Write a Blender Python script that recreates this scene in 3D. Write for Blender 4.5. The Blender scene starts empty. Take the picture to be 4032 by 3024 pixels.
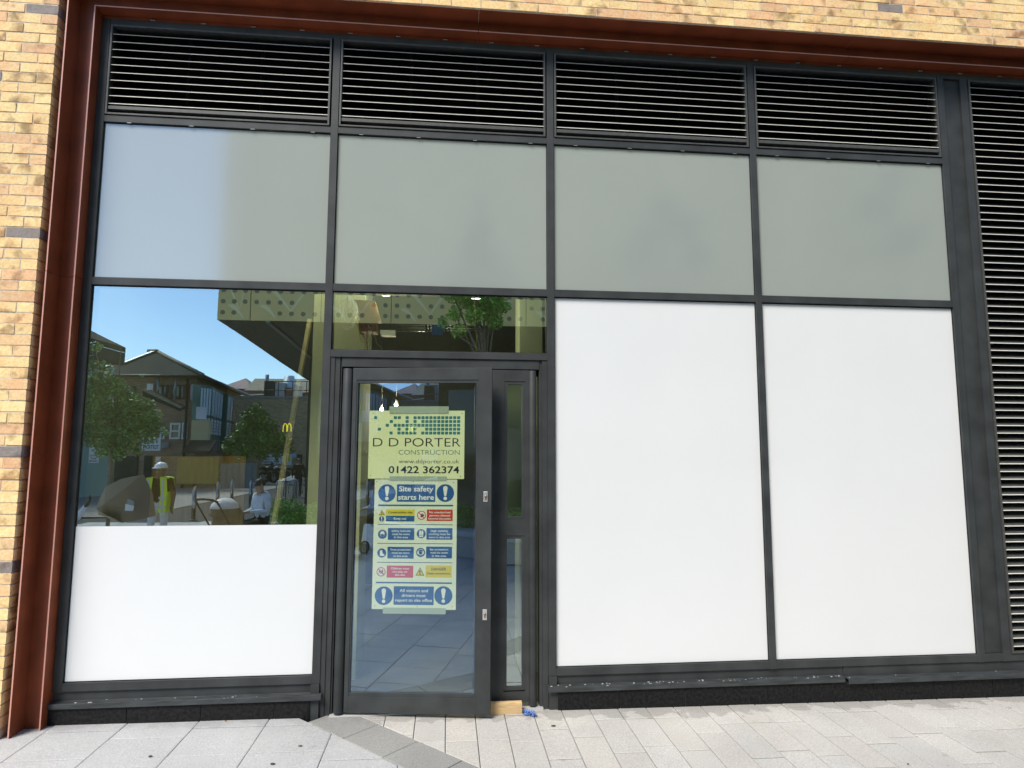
import bpy, bmesh, math, random
from mathutils import Vector, Matrix, Quaternion
PI = math.pi
rad = math.radians
random.seed(7)
sc = bpy.context.scene
# ------------------------------------------------------------------ camera
YAW, PIT, ROL, FPX = rad(5.7136), rad(6.0745), rad(0.1404), 2512.2
CAM = Vector((0, -4.8, 1.84))
_f = Vector((math.sin(YAW)*math.cos(PIT), math.cos(YAW)*math.cos(PIT), math.sin(PIT)))
_r0 = Vector((math.cos(YAW), -math.sin(YAW), 0)); _u0 = _r0.cross(_f)
_r = _r0*math.cos(ROL) + _u0*math.sin(ROL); _u = -_r0*math.sin(ROL) + _u0*math.cos(ROL)
cam_d = bpy.data.cameras.new('camera'); cam = bpy.data.objects.new('camera', cam_d)
sc.collection.objects.link(cam); sc.camera = cam
M4 = Matrix((( _r.x, _u.x, -_f.x, CAM.x), (_r.y, _u.y, -_f.y, CAM.y), (_r.z, _u.z, -_f.z, CAM.z), (0, 0, 0, 1)))
cam.matrix_world = M4
cam_d.sensor_width = 36; cam_d.lens = FPX/4032*36; cam_d.clip_end = 2000; cam_d.clip_start = 0.05
# ------------------------------------------------------------------ world, sun, exposure
SUN_EL, SUN_AZ = 52, -40          # azimuth seen from the shopfront normal, minus = from the left
w = bpy.data.worlds.new('World'); sc.world = w; w.use_nodes = True
nt = w.node_tree; bg = nt.nodes['Background']
sky = nt.nodes.new('ShaderNodeTexSky'); sky.sky_type = 'NISHITA'; sky.sun_disc = False
sky.sun_elevation = rad(SUN_EL); sky.air_density = 1.0; sky.dust_density = 0.3; sky.ozone_density = 2.6; sky.altitude = 500
sdir = Vector((math.sin(rad(SUN_AZ))*math.cos(rad(SUN_EL)), -math.cos(rad(SUN_AZ))*math.cos(rad(SUN_EL)), math.sin(rad(SUN_EL))))
sky.sun_rotation = math.atan2(sdir.x, sdir.y)
nt.links.new(sky.outputs[0], bg.inputs[0]); bg.inputs[1].default_value = 0.15
sl = bpy.data.lights.new('sun', 'SUN'); sl.energy = 3.3; sl.angle = rad(25); sl.color = (1, .92, .80)
so = bpy.data.objects.new('sun', sl); sc.collection.objects.link(so)
so.rotation_euler = sdir.to_track_quat('Z', 'Y').to_euler()
sc.view_settings.view_transform = 'Standard'; sc.view_settings.look = 'None'
sc.view_settings.exposure = 0.72; sc.view_settings.gamma = 1
sc.cycles.max_bounces = 10; sc.cycles.transparent_max_bounces = 16
sc.cycles.glossy_bounces = 5; sc.cycles.caustics_reflective = False; sc.cycles.caustics_refractive = False
sc.cycles.sample_clamp_indirect = 6
# ------------------------------------------------------------------ helpers
def _ray(u, v): return _f + _r*((u-2016)/FPX) - _u*((v-1512)/FPX)
def at(u, v, y):                      # point on the plane y = const, scene metres
    d = _ray(u, v); return CAM + d*((y-CAM.y)/d.y)
def rf(u, v, wd):                     # a thing seen mirrored in the glass, wd metres of path
    p = at(u, v, wd-4.8); return Vector((p.x, -p.y, p.z))
def rg(u, v):                         # mirrored point on the ground
    d = _ray(u, v); p = CAM + d*(-CAM.z/d.z); return Vector((p.x, -p.y, 0))
col = sc.collection
def srgb(r, g, b):
    f = lambda c: (c/255/12.92) if c/255 <= .04045 else ((c/255+.055)/1.055)**2.4
    return (f(r), f(g), f(b), 1)
def mat(name, c, rough=.6, metal=0, noise=0, nscale=20, bump=0, bscale=60, spec=.5, coat=0, attr=None, emit=None, c2=None, stretch=None):
    m = bpy.data.materials.new(name); m.use_nodes = True; t = m.node_tree; b = t.nodes['Principled BSDF']
    if len(c) == 3: c = (*c, 1)
    b.inputs['Base Color'].default_value = c; b.inputs['Roughness'].default_value = rough
    b.inputs['Metallic'].default_value = metal; b.inputs['Specular IOR Level'].default_value = spec
    b.inputs['Coat Weight'].default_value = coat
    m.diffuse_color = c
    co = t.nodes.new('ShaderNodeTexCoord'); vec = co.outputs['Object']
    if stretch:
        mp = t.nodes.new('ShaderNodeMapping'); mp.inputs['Scale'].default_value = stretch
        t.links.new(vec, mp.inputs[0]); vec = mp.outputs[0]
    cur = None
    if noise or c2:
        n = t.nodes.new('ShaderNodeTexNoise'); n.inputs['Scale'].default_value = nscale; n.inputs['Detail'].default_value = 6
        t.links.new(vec, n.inputs['Vector'])
        mx = t.nodes.new('ShaderNodeMix'); mx.data_type = 'RGBA'
        r = t.nodes.new('ShaderNodeValToRGB'); r.color_ramp.elements[0].position = .35; r.color_ramp.elements[1].position = .65
        t.links.new(n.outputs[0], r.inputs[0]); t.links.new(r.outputs[0], mx.inputs['Factor'])
        lo = c2 if c2 else tuple(x*(1-noise) for x in c[:3])
        hi = c if c2 else tuple(min(1, x*(1+noise)) for x in c[:3])
        mx.inputs['A'].default_value = (*lo[:3], 1); mx.inputs['B'].default_value = (*hi[:3], 1)
        cur = mx.outputs['Result']
    if attr:
        a = t.nodes.new('ShaderNodeAttribute'); a.attribute_name = attr
        mm = t.nodes.new('ShaderNodeMix'); mm.data_type = 'RGBA'; mm.blend_type = 'MULTIPLY'; mm.inputs['Factor'].default_value = 1
        if cur: t.links.new(cur, mm.inputs['A'])
        else: mm.inputs['A'].default_value = c
        t.links.new(a.outputs['Color'], mm.inputs['B']); cur = mm.outputs['Result']
    if cur: t.links.new(cur, b.inputs['Base Color'])
    if bump:
        n2 = t.nodes.new('ShaderNodeTexNoise'); n2.inputs['Scale'].default_value = bscale; n2.inputs['Detail'].default_value = 5
        t.links.new(vec, n2.inputs['Vector']); bp = t.nodes.new('ShaderNodeBump'); bp.inputs['Strength'].default_value = bump
        bp.inputs['Distance'].default_value = .01
        t.links.new(n2.outputs[0], bp.inputs['Height']); t.links.new(bp.outputs[0], b.inputs['Normal'])
    if emit:
        b.inputs['Emission Color'].default_value = (*emit[:3], 1); b.inputs['Emission Strength'].default_value = emit[3]
    return m
def brickmat(name, c1, c2, mortar, w_=.225, h_=.075, rough=.85, rot=None):
    m = bpy.data.materials.new(name); m.use_nodes = True; t = m.node_tree; b = t.nodes['Principled BSDF']
    br = t.nodes.new('ShaderNodeTexBrick'); co = t.nodes.new('ShaderNodeTexCoord')
    br.inputs['Color1'].default_value = (*c1, 1); br.inputs['Color2'].default_value = (*c2, 1); br.inputs['Mortar'].default_value = (*mortar, 1)
    br.inputs['Scale'].default_value = 1; br.inputs['Brick Width'].default_value = w_; br.inputs['Row Height'].default_value = h_
    br.inputs['Mortar Size'].default_value = .006
    sp = t.nodes.new('ShaderNodeSeparateXYZ'); cb = t.nodes.new('ShaderNodeCombineXYZ'); ad = t.nodes.new('ShaderNodeMath'); ad.operation = 'ADD'
    t.links.new(co.outputs['Object'], sp.inputs[0]); t.links.new(sp.outputs[0], ad.inputs[0]); t.links.new(sp.outputs[1], ad.inputs[1])
    t.links.new(ad.outputs[0], cb.inputs[0]); t.links.new(sp.outputs[2], cb.inputs[1]); t.links.new(cb.outputs[0], br.inputs['Vector'])
    t.links.new(br.outputs[0], b.inputs['Base Color']); b.inputs['Roughness'].default_value = rough
    m.diffuse_color = (*c1, 1)
    return m
class MB:
    def __init__(s): s.v = []; s.f = []; s.mi = []; s.c = []; s.sm = []
    def add(s, vs, fs, mi=0, c=(1, 1, 1), sm=False):
        o = len(s.v); s.v += [tuple(v) for v in vs]
        for f in fs: s.f.append([i+o for i in f]); s.mi.append(mi); s.c.append(c); s.sm.append(sm)
        return s
    def box(s, x0, x1, y0, y1, z0, z1, mi=0, c=(1, 1, 1), j=0):
        vs = [(x, y, z) for z in (z0, z1) for y in (y0, y1) for x in (x0, x1)]
        if j: vs = [(x+random.uniform(-j, j), y+random.uniform(-j, j), z+random.uniform(-j, j)) for x, y, z in vs]
        return s.add(vs, [(0, 2, 3, 1), (4, 5, 7, 6), (0, 1, 5, 4), (2, 6, 7, 3), (0, 4, 6, 2), (1, 3, 7, 5)], mi, c)
    def prism(s, pts, d, mi=0, c=(1, 1, 1)):     # polygon (list of 3d) extruded by vector d
        d = Vector(d); n = len(pts); P = [Vector(p) for p in pts]; Q = [p+d for p in P]
        nn = sum(((P[i]-P[0]).cross(P[(i+1) % n]-P[0]) for i in range(1, n-1)), Vector())
        flip = nn.dot(d) > 0
        fs = [tuple(range(n)), tuple(range(2*n-1, n-1, -1))] + [(i, i+n, (i+1) % n+n, (i+1) % n) for i in range(n)]
        if flip: fs = [tuple(reversed(f)) for f in fs]
        return s.add(P+Q, fs, mi, c)
    def tube(s, pts, r, n=8, mi=0, c=(1, 1, 1), closed=False, sm=True):
        P = [Vector(p) for p in pts]; R = r if isinstance(r, (list, tuple)) else [r]*len(P)
        vs = []; m = len(P)
        up = Vector((0, 0, 1))
        for i, p in enumerate(P):
            a = P[(i-1) % m] if (closed or i > 0) else p; b = P[(i+1) % m] if (closed or i < m-1) else p
            t = (b-a)
            t = t.normalized() if t.length > 1e-9 else Vector((0, 0, 1))
            ref = Vector((1, 0, 0)) if abs(t.z) > .9 else up
            e1 = t.cross(ref).normalized(); e2 = t.cross(e1)
            for k in range(n):
                an = 2*PI*k/n; vs.append(p+(e1*math.cos(an)+e2*math.sin(an))*R[i])
        fs = []
        for i in range(m if closed else m-1):
            for k in range(n):
                a = i*n+k; b = i*n+(k+1) % n; c_ = ((i+1) % m)*n+(k+1) % n; d = ((i+1) % m)*n+k
                fs.append((a, b, c_, d))
        if not closed: fs.append(tuple(range(n-1, -1, -1))); fs.append(tuple((m-1)*n+k for k in range(n)))
        return s.add(vs, fs, mi, c, sm)
    def ball(s, c0, rx, ry, rz, mi=0, c=(1, 1, 1), n=12, m=8, z0=-1, rough=0):
        vs = []; fs = []
        for i in range(m+1):
            ph = math.asin(max(-1, min(1, z0)))+(PI/2-math.asin(max(-1, z0)))*i/m
            for k in range(n):
                a = 2*PI*k/n; q = 1+random.uniform(-rough, rough)
                vs.append((c0[0]+rx*math.cos(ph)*math.cos(a)*q, c0[1]+ry*math.cos(ph)*math.sin(a)*q, c0[2]+rz*math.sin(ph)*q))
        for i in range(m):
            for k in range(n): fs.append((i*n+k, i*n+(k+1) % n, (i+1)*n+(k+1) % n, (i+1)*n+k))
        fs.append(tuple(range(n-1, -1, -1)))
        return s.add(vs, fs, mi, c, True)
    def build(s, name, mats, parent=None, bevel=0, loc=None):
        me = bpy.data.meshes.new(name); vs = s.v
        if loc is not None: vs = [(x-loc[0], y-loc[1], z-loc[2]) for x, y, z in vs]
        me.from_pydata(vs, [], s.f)
        if not isinstance(mats, (list, tuple)): mats = [mats]
        for m in mats: me.materials.append(m)
        me.polygons.foreach_set('material_index', s.mi); me.polygons.foreach_set('use_smooth', s.sm)
        if any(c != (1, 1, 1) for c in s.c):
            at_ = me.color_attributes.new('tint', 'FLOAT_COLOR', 'CORNER'); k = 0; dat = []
            for p, c in zip(me.polygons, s.c):
                for _ in range(p.loop_total): dat += [c[0], c[1], c[2], 1]
            at_.data.foreach_set('color', dat)
        me.update()
        o = bpy.data.objects.new(name, me); col.objects.link(o)
        if loc is not None: o.location = loc
        if parent: o.parent = parent
        if bevel:
            b = o.modifiers.new('bevel', 'BEVEL'); b.width = bevel; b.segments = 2; b.limit_method = 'ANGLE'; b.angle_limit = rad(40)
        return o
def tag(o, label=None, cat=None, group=None, kind=None):
    if label: o['label'] = label
    if cat: o['category'] = cat
    if group: o['group'] = group
    if kind: o['kind'] = kind
    return o
def thing(name, label, cat, loc=(0, 0, 0), rz=0, group=None):
    o = bpy.data.objects.new(name, None); col.objects.link(o); o.location = loc; o.rotation_euler = (0, 0, rz); o.empty_display_size = .2
    return tag(o, label, cat, group)
def textmesh(mb, body, x, z, h, mi, y, align='LEFT', wfit=None, bold=0, sx=1.0):
    """adds lettering to mb, facing -y; h = capital height"""
    cu = bpy.data.curves.new('t', 'FONT'); cu.body = body; cu.size = 1; cu.offset = bold; cu.fill_mode = 'FRONT'; cu.resolution_u = 4
    o = bpy.data.objects.new('t', cu); col.objects.link(o)
    dg = bpy.context.evaluated_depsgraph_get(); me = bpy.data.meshes.new_from_object(o.evaluated_get(dg))
    vs = [v.co.copy() for v in me.vertices]; fs = [tuple(p.vertices) for p in me.polygons]
    bpy.data.objects.remove(o); bpy.data.curves.remove(cu); bpy.data.meshes.remove(me)
    if not vs: return
    x0 = min(v.x for v in vs); x1 = max(v.x for v in vs); k = h/.72
    kx = (wfit/(x1-x0)) if wfit else k*sx
    wd = (x1-x0)*kx; ox = {'LEFT': x, 'CENTER': x-wd/2, 'RIGHT': x-wd}[align]
    mb.add([((v.x-x0)*kx+ox, y, z+v.y*k) for v in vs], fs, mi)
# ------------------------------------------------------------------ materials
M = {}
M['steel'] = mat('brown_coated_steel', srgb(130, 64, 38), .42, noise=.16, nscale=6, bump=.03, bscale=30, coat=.1)
M['steel_edge'] = mat('steel_tip_highlight', srgb(205, 150, 135), .3)  # sky highlight on the flange tips put into a paler colour
M['frame'] = mat('anthracite_powder_coat', srgb(57, 60, 61), .52, noise=.22, nscale=5, bump=.02, bscale=350, spec=.35)
M['frame_dark'] = mat('dark_light_block', (.006, .006, .007), .6)
M['louvre'] = mat('louvre_blade_coat', srgb(74, 75, 73), .45, noise=.15, nscale=30)
M['lip'] = mat('louvre_lip_glint', srgb(205, 205, 196), .35)  # same metal as the blades; sky glint on the lips put into the colour
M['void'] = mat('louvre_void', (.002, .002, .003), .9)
M['void_strut'] = mat('duct_strut_metal', (.02, .022, .025), .5)
M['white_film'] = mat('white_window_film', (.755, .775, .785), .22, noise=.012, nscale=1.2, spec=.35)
M['frost'] = mat('grey_frosted_film', (.335, .372, .358), .10, noise=.015, nscale=1.5, spec=1.0)
M['frost'].node_tree.nodes['Principled BSDF'].inputs['IOR'].default_value = 1.75
M['plinth'] = mat('black_granite', (.009, .009, .0095), .6, noise=.7, nscale=45, bump=.2, bscale=80, spec=.25)
M['mortar_dark'] = mat('plinth_joint', (.05, .05, .048), .8)
M['mortar'] = mat('sand_mortar', (.66, .54, .40), .9, noise=.15, nscale=40, bump=.4, bscale=200)
M['sill'] = mat('pressed_metal_sill', srgb(56, 60, 62), .42, noise=.35, nscale=14, spec=.5, stretch=(.5, 3, 3))
M['spatter'] = mat('dried_plaster_spatter', (.6, .6, .58), .8)
M['chrome'] = mat('lock_plate_metal', (.7, .7, .68), .3, metal=.7)
M['brass'] = mat('keyhole_brass', (.35, .2, .1), .35, metal=.8)
M['threshold'] = mat('aluminium_threshold', (.6, .6, .6), .35, metal=.3)
M['wood'] = mat('sawn_pine', (.62, .43, .22), .7, noise=.18, nscale=8, stretch=(2, 14, 30), bump=.1)
M['blue'] = mat('blue_glove_rubber', (.09, .18, .50), .55)
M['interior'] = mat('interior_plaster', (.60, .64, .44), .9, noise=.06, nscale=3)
M['ply'] = mat('ochre_board', (.33, .25, .10), .7, noise=.15, nscale=5, stretch=(6, 1, .6))
M['dark'] = mat('dark_interior', (.035, .035, .035), .9, noise=.3, nscale=4)
M['leaf'] = mat('leaf_green', (.17, .29, .08), .5, attr='tint', spec=.4)
M['leaf_light'] = mat('leaf_fresh_green', (.22, .46, .08), .5, attr='tint', spec=.4)
M['bark'] = mat('bark', (.16, .13, .10), .9, noise=.3, nscale=20, bump=.4)
M['skin'] = mat('skin', (.42, .25, .18), .5)
M['skin_dark'] = mat('skin_dark', (.20, .11, .07), .5)
M['black_cloth'] = mat('black_cloth', (.015, .014, .014), .85, noise=.3, nscale=15)
M['grey_cloth'] = mat('light_grey_cloth', (.66, .65, .65), .85, noise=.1, nscale=15)
M['jacket'] = mat('pale_blue_grey_cloth', (.62, .66, .74), .85, noise=.12, nscale=12)
M['hiviz'] = mat('hi_vis_yellow', (.62, .80, .03), .6)
M['reflective'] = mat('reflective_tape', (.5, .5, .5), .3)
M['helmet'] = mat('white_helmet', (.82, .83, .85), .25)
M['hair'] = mat('dark_hair', (.02, .014, .01), .6)
M['asphalt'] = mat('asphalt', (.27, .255, .235), .9, noise=.12, nscale=3, bump=.3, bscale=60)
M['ground'] = mat('ground_concrete', (.36, .36, .36), .9, noise=.08, nscale=2)
M['kerb'] = mat('kerb_stone', (.3, .3, .29), .85, noise=.1, nscale=10)
M['stainless'] = mat('stainless_steel', (.45, .46, .47), .25, metal=.85)
M['gal'] = mat('galvanised_steel', (.30, .32, .34), .35, metal=.6)
M['black_metal'] = mat('black_metal', (.015, .015, .016), .4)
M['tyre'] = mat('tyre_rubber', (.012, .012, .012), .8)
M['red_paint'] = mat('red_paint', (.5, .03, .06), .3)
M['stone'] = mat('pale_planter_stone', (.50, .51, .50), .7, noise=.08, nscale=8, bump=.1)
M['card'] = mat('corrugated_cardboard', (.22, .17, .12), .85, noise=.1, nscale=4)
M['paper'] = mat('white_paper', (.75, .77, .82), .8)
M['gold'] = mat('gold_perforated_panel', (.86, .68, .27), .45, noise=.05, nscale=2)
M['gold_light'] = mat('gold_panel_pattern', (.98, .86, .45), .4)
M['gold_hole'] = mat('panel_perforation', (.28, .26, .14), .8)
M['soffit'] = mat('dark_streaked_soffit', (.055, .047, .035), .35, noise=.7, nscale=5, stretch=(5, .5, 1))
M['dglass'] = mat('dark_window_glass', (.02, .03, .03), .06, spec=.8)
M['teal'] = mat('green_window_frame', (.05, .16, .12), .4)
M['tealglass'] = mat('greenish_glass', (.24, .44, .41), .1, spec=.8)
M['skyglass'] = mat('sky_painted_glass', (.72, .84, .90), .15, spec=.8)  # sky reflection in the bay panes put into a pale colour
M['rtile'] = mat('slate_roof_tiles', (.026, .029, .026), .95, spec=.15, noise=.3, nscale=3, stretch=(.4, .4, 9), bump=.4, bscale=8)
M['rtile_red'] = mat('red_roof_tiles', (.22, .10, .08), .8, noise=.2, nscale=6)
M['verge'] = mat('ridge_tiles', (.24, .21, .14), .8, noise=.2, nscale=5)
M['upvc'] = mat('white_window_frame', (.8, .8, .8), .4)
M['brick_far'] = brickmat('brown_brick_far', (.42, .28, .18), (.28, .17, .11), (.34, .29, .22))
M['brick_tan'] = brickmat('tan_brick_far', (.55, .40, .22), (.36, .25, .14), (.4, .33, .22))
M['brick_red'] = brickmat('red_brick_far', (.24, .10, .085), (.17, .075, .065), (.18, .14, .12))
M['sign_board'] = mat('pale_green_sign_board', (.88, .97, .56), .5)
M['sign_board2'] = mat('mint_sign_board', (.84, .93, .72), .5)
M['ink'] = mat('black_ink', (.012, .013, .014), .5)
M['teal_ink'] = mat('teal_ink', (.015, .20, .22), .5)
M['grey_ink'] = mat('slate_teal_ink', (.07, .17, .18), .5)
M['sblue'] = mat('safety_blue', (.018, .11, .33), .5)
M['swhite'] = mat('sign_white', (.9, .95, .9), .5)
M['sred'] = mat('safety_red', (.62, .035, .03), .5)
M['sred2'] = mat('faded_safety_red', (.66, .10, .14), .5)
M['syel'] = mat('safety_yellow', (.78, .66, .05), .5)
M['tape'] = mat('sticky_tape', (.42, .52, .40), .4)
def glassmat(name, refl, tint, rcol):
    m = bpy.data.materials.new(name); m.use_nodes = True; t = m.node_tree; t.nodes.clear()
    out = t.nodes.new('ShaderNodeOutputMaterial'); mx = t.nodes.new('ShaderNodeMixShader')
    tr = t.nodes.new('ShaderNodeBsdfTransparent'); gl = t.nodes.new('ShaderNodeBsdfGlossy')
    lf = t.nodes.new('ShaderNodeLayerWeight'); lf.inputs[0].default_value = .5
    lw = t.nodes.new('ShaderNodeMath'); lw.operation = 'POWER'; lw.inputs[1].default_value = 5; t.links.new(lf.outputs['Facing'], lw.inputs[0])
    ma = t.nodes.new('ShaderNodeMath'); ma.operation = 'MULTIPLY_ADD'; ma.use_clamp = True
    ma.inputs[1].default_value = 1-refl; ma.inputs[2].default_value = refl
    tr.inputs[0].default_value = (*tint, 1); gl.inputs[0].default_value = (*rcol, 1); gl.inputs['Roughness'].default_value = 0.0
    t.links.new(lw.outputs[0], ma.inputs[0]); t.links.new(ma.outputs[0], mx.inputs[0])
    t.links.new(tr.outputs[0], mx.inputs[1]); t.links.new(gl.outputs[0], mx.inputs[2]); t.links.new(mx.outputs[0], out.inputs[0])
    # faint waviness of real float glass
    co = t.nodes.new('ShaderNodeTexCoord'); n = t.nodes.new('ShaderNodeTexNoise'); n.inputs['Scale'].default_value = 1.3; n.inputs['Detail'].default_value = 1
    bp = t.nodes.new('ShaderNodeBump'); bp.inputs['Strength'].default_value = .05; bp.inputs['Distance'].default_value = .01
    t.links.new(co.outputs['Object'], n.inputs['Vector']); t.links.new(n.outputs[0], bp.inputs['Height']); t.links.new(bp.outputs[0], gl.inputs['Normal'])
    m.diffuse_color = (.5, .7, .8, .5)
    return m
M['glass'] = glassmat('coated_window_glass', .45, (.97, .99, .90), (.80, .97, 1.0))
M['door_glass'] = glassmat('blue_coated_door_glass', .30, (.98, .99, .95), (.46, .70, 1.0))
def clearmat():
    m = bpy.data.materials.new('clear_inner_face'); m.use_nodes = True; t = m.node_tree; t.nodes.clear()
    out = t.nodes.new('ShaderNodeOutputMaterial'); tr = t.nodes.new('ShaderNodeBsdfTransparent'); tr.inputs[0].default_value = (.97, .985, .93, 1)
    t.links.new(tr.outputs[0], out.inputs[0]); return m
M['glass_in'] = clearmat()
def glass_pane(name, a, b_, y0, y1, z0, z1, m, parent):
    vs = [(x, y, z) for z in (z0, z1) for y in (y0, y1) for x in (a, b_)]; g = MB()
    g.add(vs, [(0, 1, 5, 4)], 0); g.add(vs, [(0, 2, 3, 1), (4, 5, 7, 6), (2, 6, 7, 3), (0, 4, 6, 2), (1, 3, 7, 5)], 1)
    me_o = g.build(name, [m, M['glass_in']], parent); return me_o
# ------------------------------------------------------------------ PAVING
def clip(poly, a, b, c):              # keep a*x+b*y <= c
    out = []
    for i in range(len(poly)):
        p, q = poly[i], poly[(i+1) % len(poly)]; dp = a*p[0]+b*p[1]-c; dq = a*q[0]+b*q[1]-c
        if dp <= 0: out.append(p)
        if (dp < 0 < dq) or (dq < 0 < dp): t = dp/(dp-dq); out.append((p[0]+t*(q[0]-p[0]), p[1]+t*(q[1]-p[1])))
    return out
def gz(x): return -.0075*max(-3, min(x, 7))-.012
paving = MB()
def slab(poly, tint, mi):
    if len(poly) < 3: return
    ar = sum(poly[i][0]*poly[(i+1) % len(poly)][1]-poly[(i+1) % len(poly)][0]*poly[i][1] for i in range(len(poly)))/2
    if abs(ar) < .002: return
    if ar < 0: poly = poly[::-1]
    dz = random.uniform(-.0012, .0012); e = .004
    cx = sum(p[0] for p in poly)/len(poly); cy = sum(p[1] for p in poly)/len(poly); n = len(poly)
    top = [(p[0]+(cx-p[0])*e*2/max(.1, math.hypot(cx-p[0], cy-p[1])), p[1]+(cy-p[1])*e*2/max(.1, math.hypot(cx-p[0], cy-p[1])), gz(p[0])+dz) for p in poly]
    mid = [(p[0], p[1], gz(p[0])+dz-.003) for p in poly]
    bot = [(p[0], p[1], gz(p[0])-.05) for p in poly]
    vs = top+mid+bot
    fs = [tuple(range(n))]+[(i+n, (i+1) % n+n, (i+1) % n, i) for i in range(n)]+[(i+2*n, (i+1) % n+2*n, (i+1) % n+n, i+n) for i in range(n)]
    paving.add(vs, fs, mi, tint)
G = .0022; YF = .02; BL, BR = -1.015, -.602
def tn(a, b=0): k = 1+random.uniform(-a, a); return (k*(1+b), k, k*(1-b))
ix = 0; x = -2.603-.4665*14
while x < 12:                         # big grey slabs, left of the band
    y = YF-random.choice([.15, .28, .36]); y0 = YF
    while y0 > -12.5:
        poly = [(x+G, y+G*1.6), (x+.4665-G, y+G*1.6), (x+.4665-G, y0-G*1.6), (x+G, y0-G*1.6)]
        poly = clip(poly, 1, 1, BL-G*1.4)
        slab(poly, tn(.04), 0)
        y0 = y; y -= random.choice([.395, .395, .4, .6])
    x += .4665
x = .0095-.2085*3
while x < 12:                         # narrow warm setts, right of the band
    y0 = YF; y = YF-random.choice([.10, .22, .35, .48])
    while y0 > -12.5:
        poly = [(x+G, y+G*1.5), (x+.2085-G, y+G*1.5), (x+.2085-G, y0-G*1.5), (x+G, y0-G*1.5)]
        poly = clip(poly, -1, -1, -(BR+G*1.4))
        slab(poly, tn(.04, random.uniform(-.01, .015)), 1)
        y0 = y; y -= random.choice([.36, .42, .42, .5])
    x += .2085
t = -.6
while t < 20:                         # diagonal band of darker slabs
    a0, a1 = t, t+.395
    f = lambda s_, a: (s_/2+a/1.41421, s_/2-a/1.41421)
    poly = [f(BL, a0+G), f(BR, a0+G), f(BR, a1-G), f(BL, a1-G)]
    poly = clip(poly, 0, 1, YF); poly = clip(poly, 0, -1, 12.5); slab(poly, tn(.06), 2); t += .395
def stone(name, c, sc_=1.0, warm=0):
    m = bpy.data.materials.new(name); m.use_nodes = True; t = m.node_tree; b = t.nodes['Principled BSDF']; L = t.links.new
    co = t.nodes.new('ShaderNodeTexCoord')
    def noise(s, d=5):
        n = t.nodes.new('ShaderNodeTexNoise'); n.inputs['Scale'].default_value = s; n.inputs['Detail'].default_value = d; L(co.outputs['Object'], n.inputs['Vector']); return n.outputs[0]
    def mr(a, lo, hi, f0=.3, f1=.7):
        n = t.nodes.new('ShaderNodeMapRange'); n.inputs['From Min'].default_value = f0; n.inputs['From Max'].default_value = f1
        n.inputs['To Min'].default_value = lo; n.inputs['To Max'].default_value = hi; L(a, n.inputs[0]); return n.outputs[0]
    def mul(a, b_):
        n = t.nodes.new('ShaderNodeMath'); n.operation = 'MULTIPLY'; L(a, n.inputs[0]); L(b_, n.inputs[1]); return n.outputs[0]
    k = mul(mul(mr(noise(260*sc_, 3), .72, 1.26), mr(noise(85, 4), .88, 1.12)), mr(noise(1.7), .9, 1.08))
    vo = t.nodes.new('ShaderNodeTexVoronoi'); vo.inputs['Scale'].default_value = 2.6; L(co.outputs['Object'], vo.inputs['Vector'])
    k = mul(k, mr(vo.outputs['Distance'], .78, 1.0, .03, .055))
    # dark lichen specks
    k = mul(k, mr(noise(38, 6), .55, 1.0, .24, .31))
    # drip stain along the foot of the sill
    sp = t.nodes.new('ShaderNodeSeparateXYZ'); L(co.outputs['Object'], sp.inputs[0])
    wob = mr(noise(7, 2), -.10, .10); ad = t.nodes.new('ShaderNodeMath'); ad.operation = 'ADD'; L(sp.outputs[1], ad.inputs[0]); L(wob, ad.inputs[1])
    if warm: k = mul(k, mr(ad.outputs[0], 1.0, .74, -.15, -.125))
    else: k = mul(k, mr(ad.outputs[0], 1.0, .86, -.12, -.03))
    mx = t.nodes.new('ShaderNodeMix'); mx.data_type = 'RGBA'; mx.blend_type = 'MULTIPLY'; mx.inputs['Factor'].default_value = 1
    mx.inputs['A'].default_value = (*c, 1); cb = t.nodes.new('ShaderNodeCombineColor')
    for i in range(3): L(k, cb.inputs[i])
    L(cb.outputs[0], mx.inputs['B'])
    a = t.nodes.new('ShaderNodeAttribute'); a.attribute_name = 'tint'
    m2 = t.nodes.new('ShaderNodeMix'); m2.data_type = 'RGBA'; m2.blend_type = 'MULTIPLY'; m2.inputs['Factor'].default_value = 1
    L(mx.outputs['Result'], m2.inputs['A']); L(a.outputs['Color'], m2.inputs['B']); L(m2.outputs['Result'], b.inputs['Base Color'])
    b.inputs['Roughness'].default_value = .8
    bp = t.nodes.new('ShaderNodeBump'); bp.inputs['Strength'].default_value = .35; bp.inputs['Distance'].default_value = .003
    L(noise(220, 3), bp.inputs['Height']); L(bp.outputs[0], b.inputs['Normal']); m.diffuse_color = (*c, 1)
    return m
M['slab_grey'] = stone('grey_concrete_slab', (.40, .405, .41))
M['slab_warm'] = stone('warm_concrete_sett', (.465, .45, .42), warm=1)
M['slab_dark'] = stone('darker_band_slab', (.27, .27, .26))
tag(paving.build('pavement', [M['slab_grey'], M['slab_warm'], M['slab_dark']]), kind='structure')
g = MB(); g.add([(-400, -400, -.05), (400, -400, -.05), (400, 400, -.05), (-400, 400, -.05)], [(0, 1, 2, 3)])
tag(g.build('ground', mat('joint_dirt_ground', (.10, .095, .085), .95, noise=.2, nscale=30)), kind='structure')
g = MB(); g.prism([(-60, -12.52, -.04), (60, -12.52, -.04), (60, -60, -.04), (-60, -60, -.04)], (0, 0, .02))
tag(g.build('plaza', stone('plaza_concrete', (.50, .51, .52), .3)), kind='structure')
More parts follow.
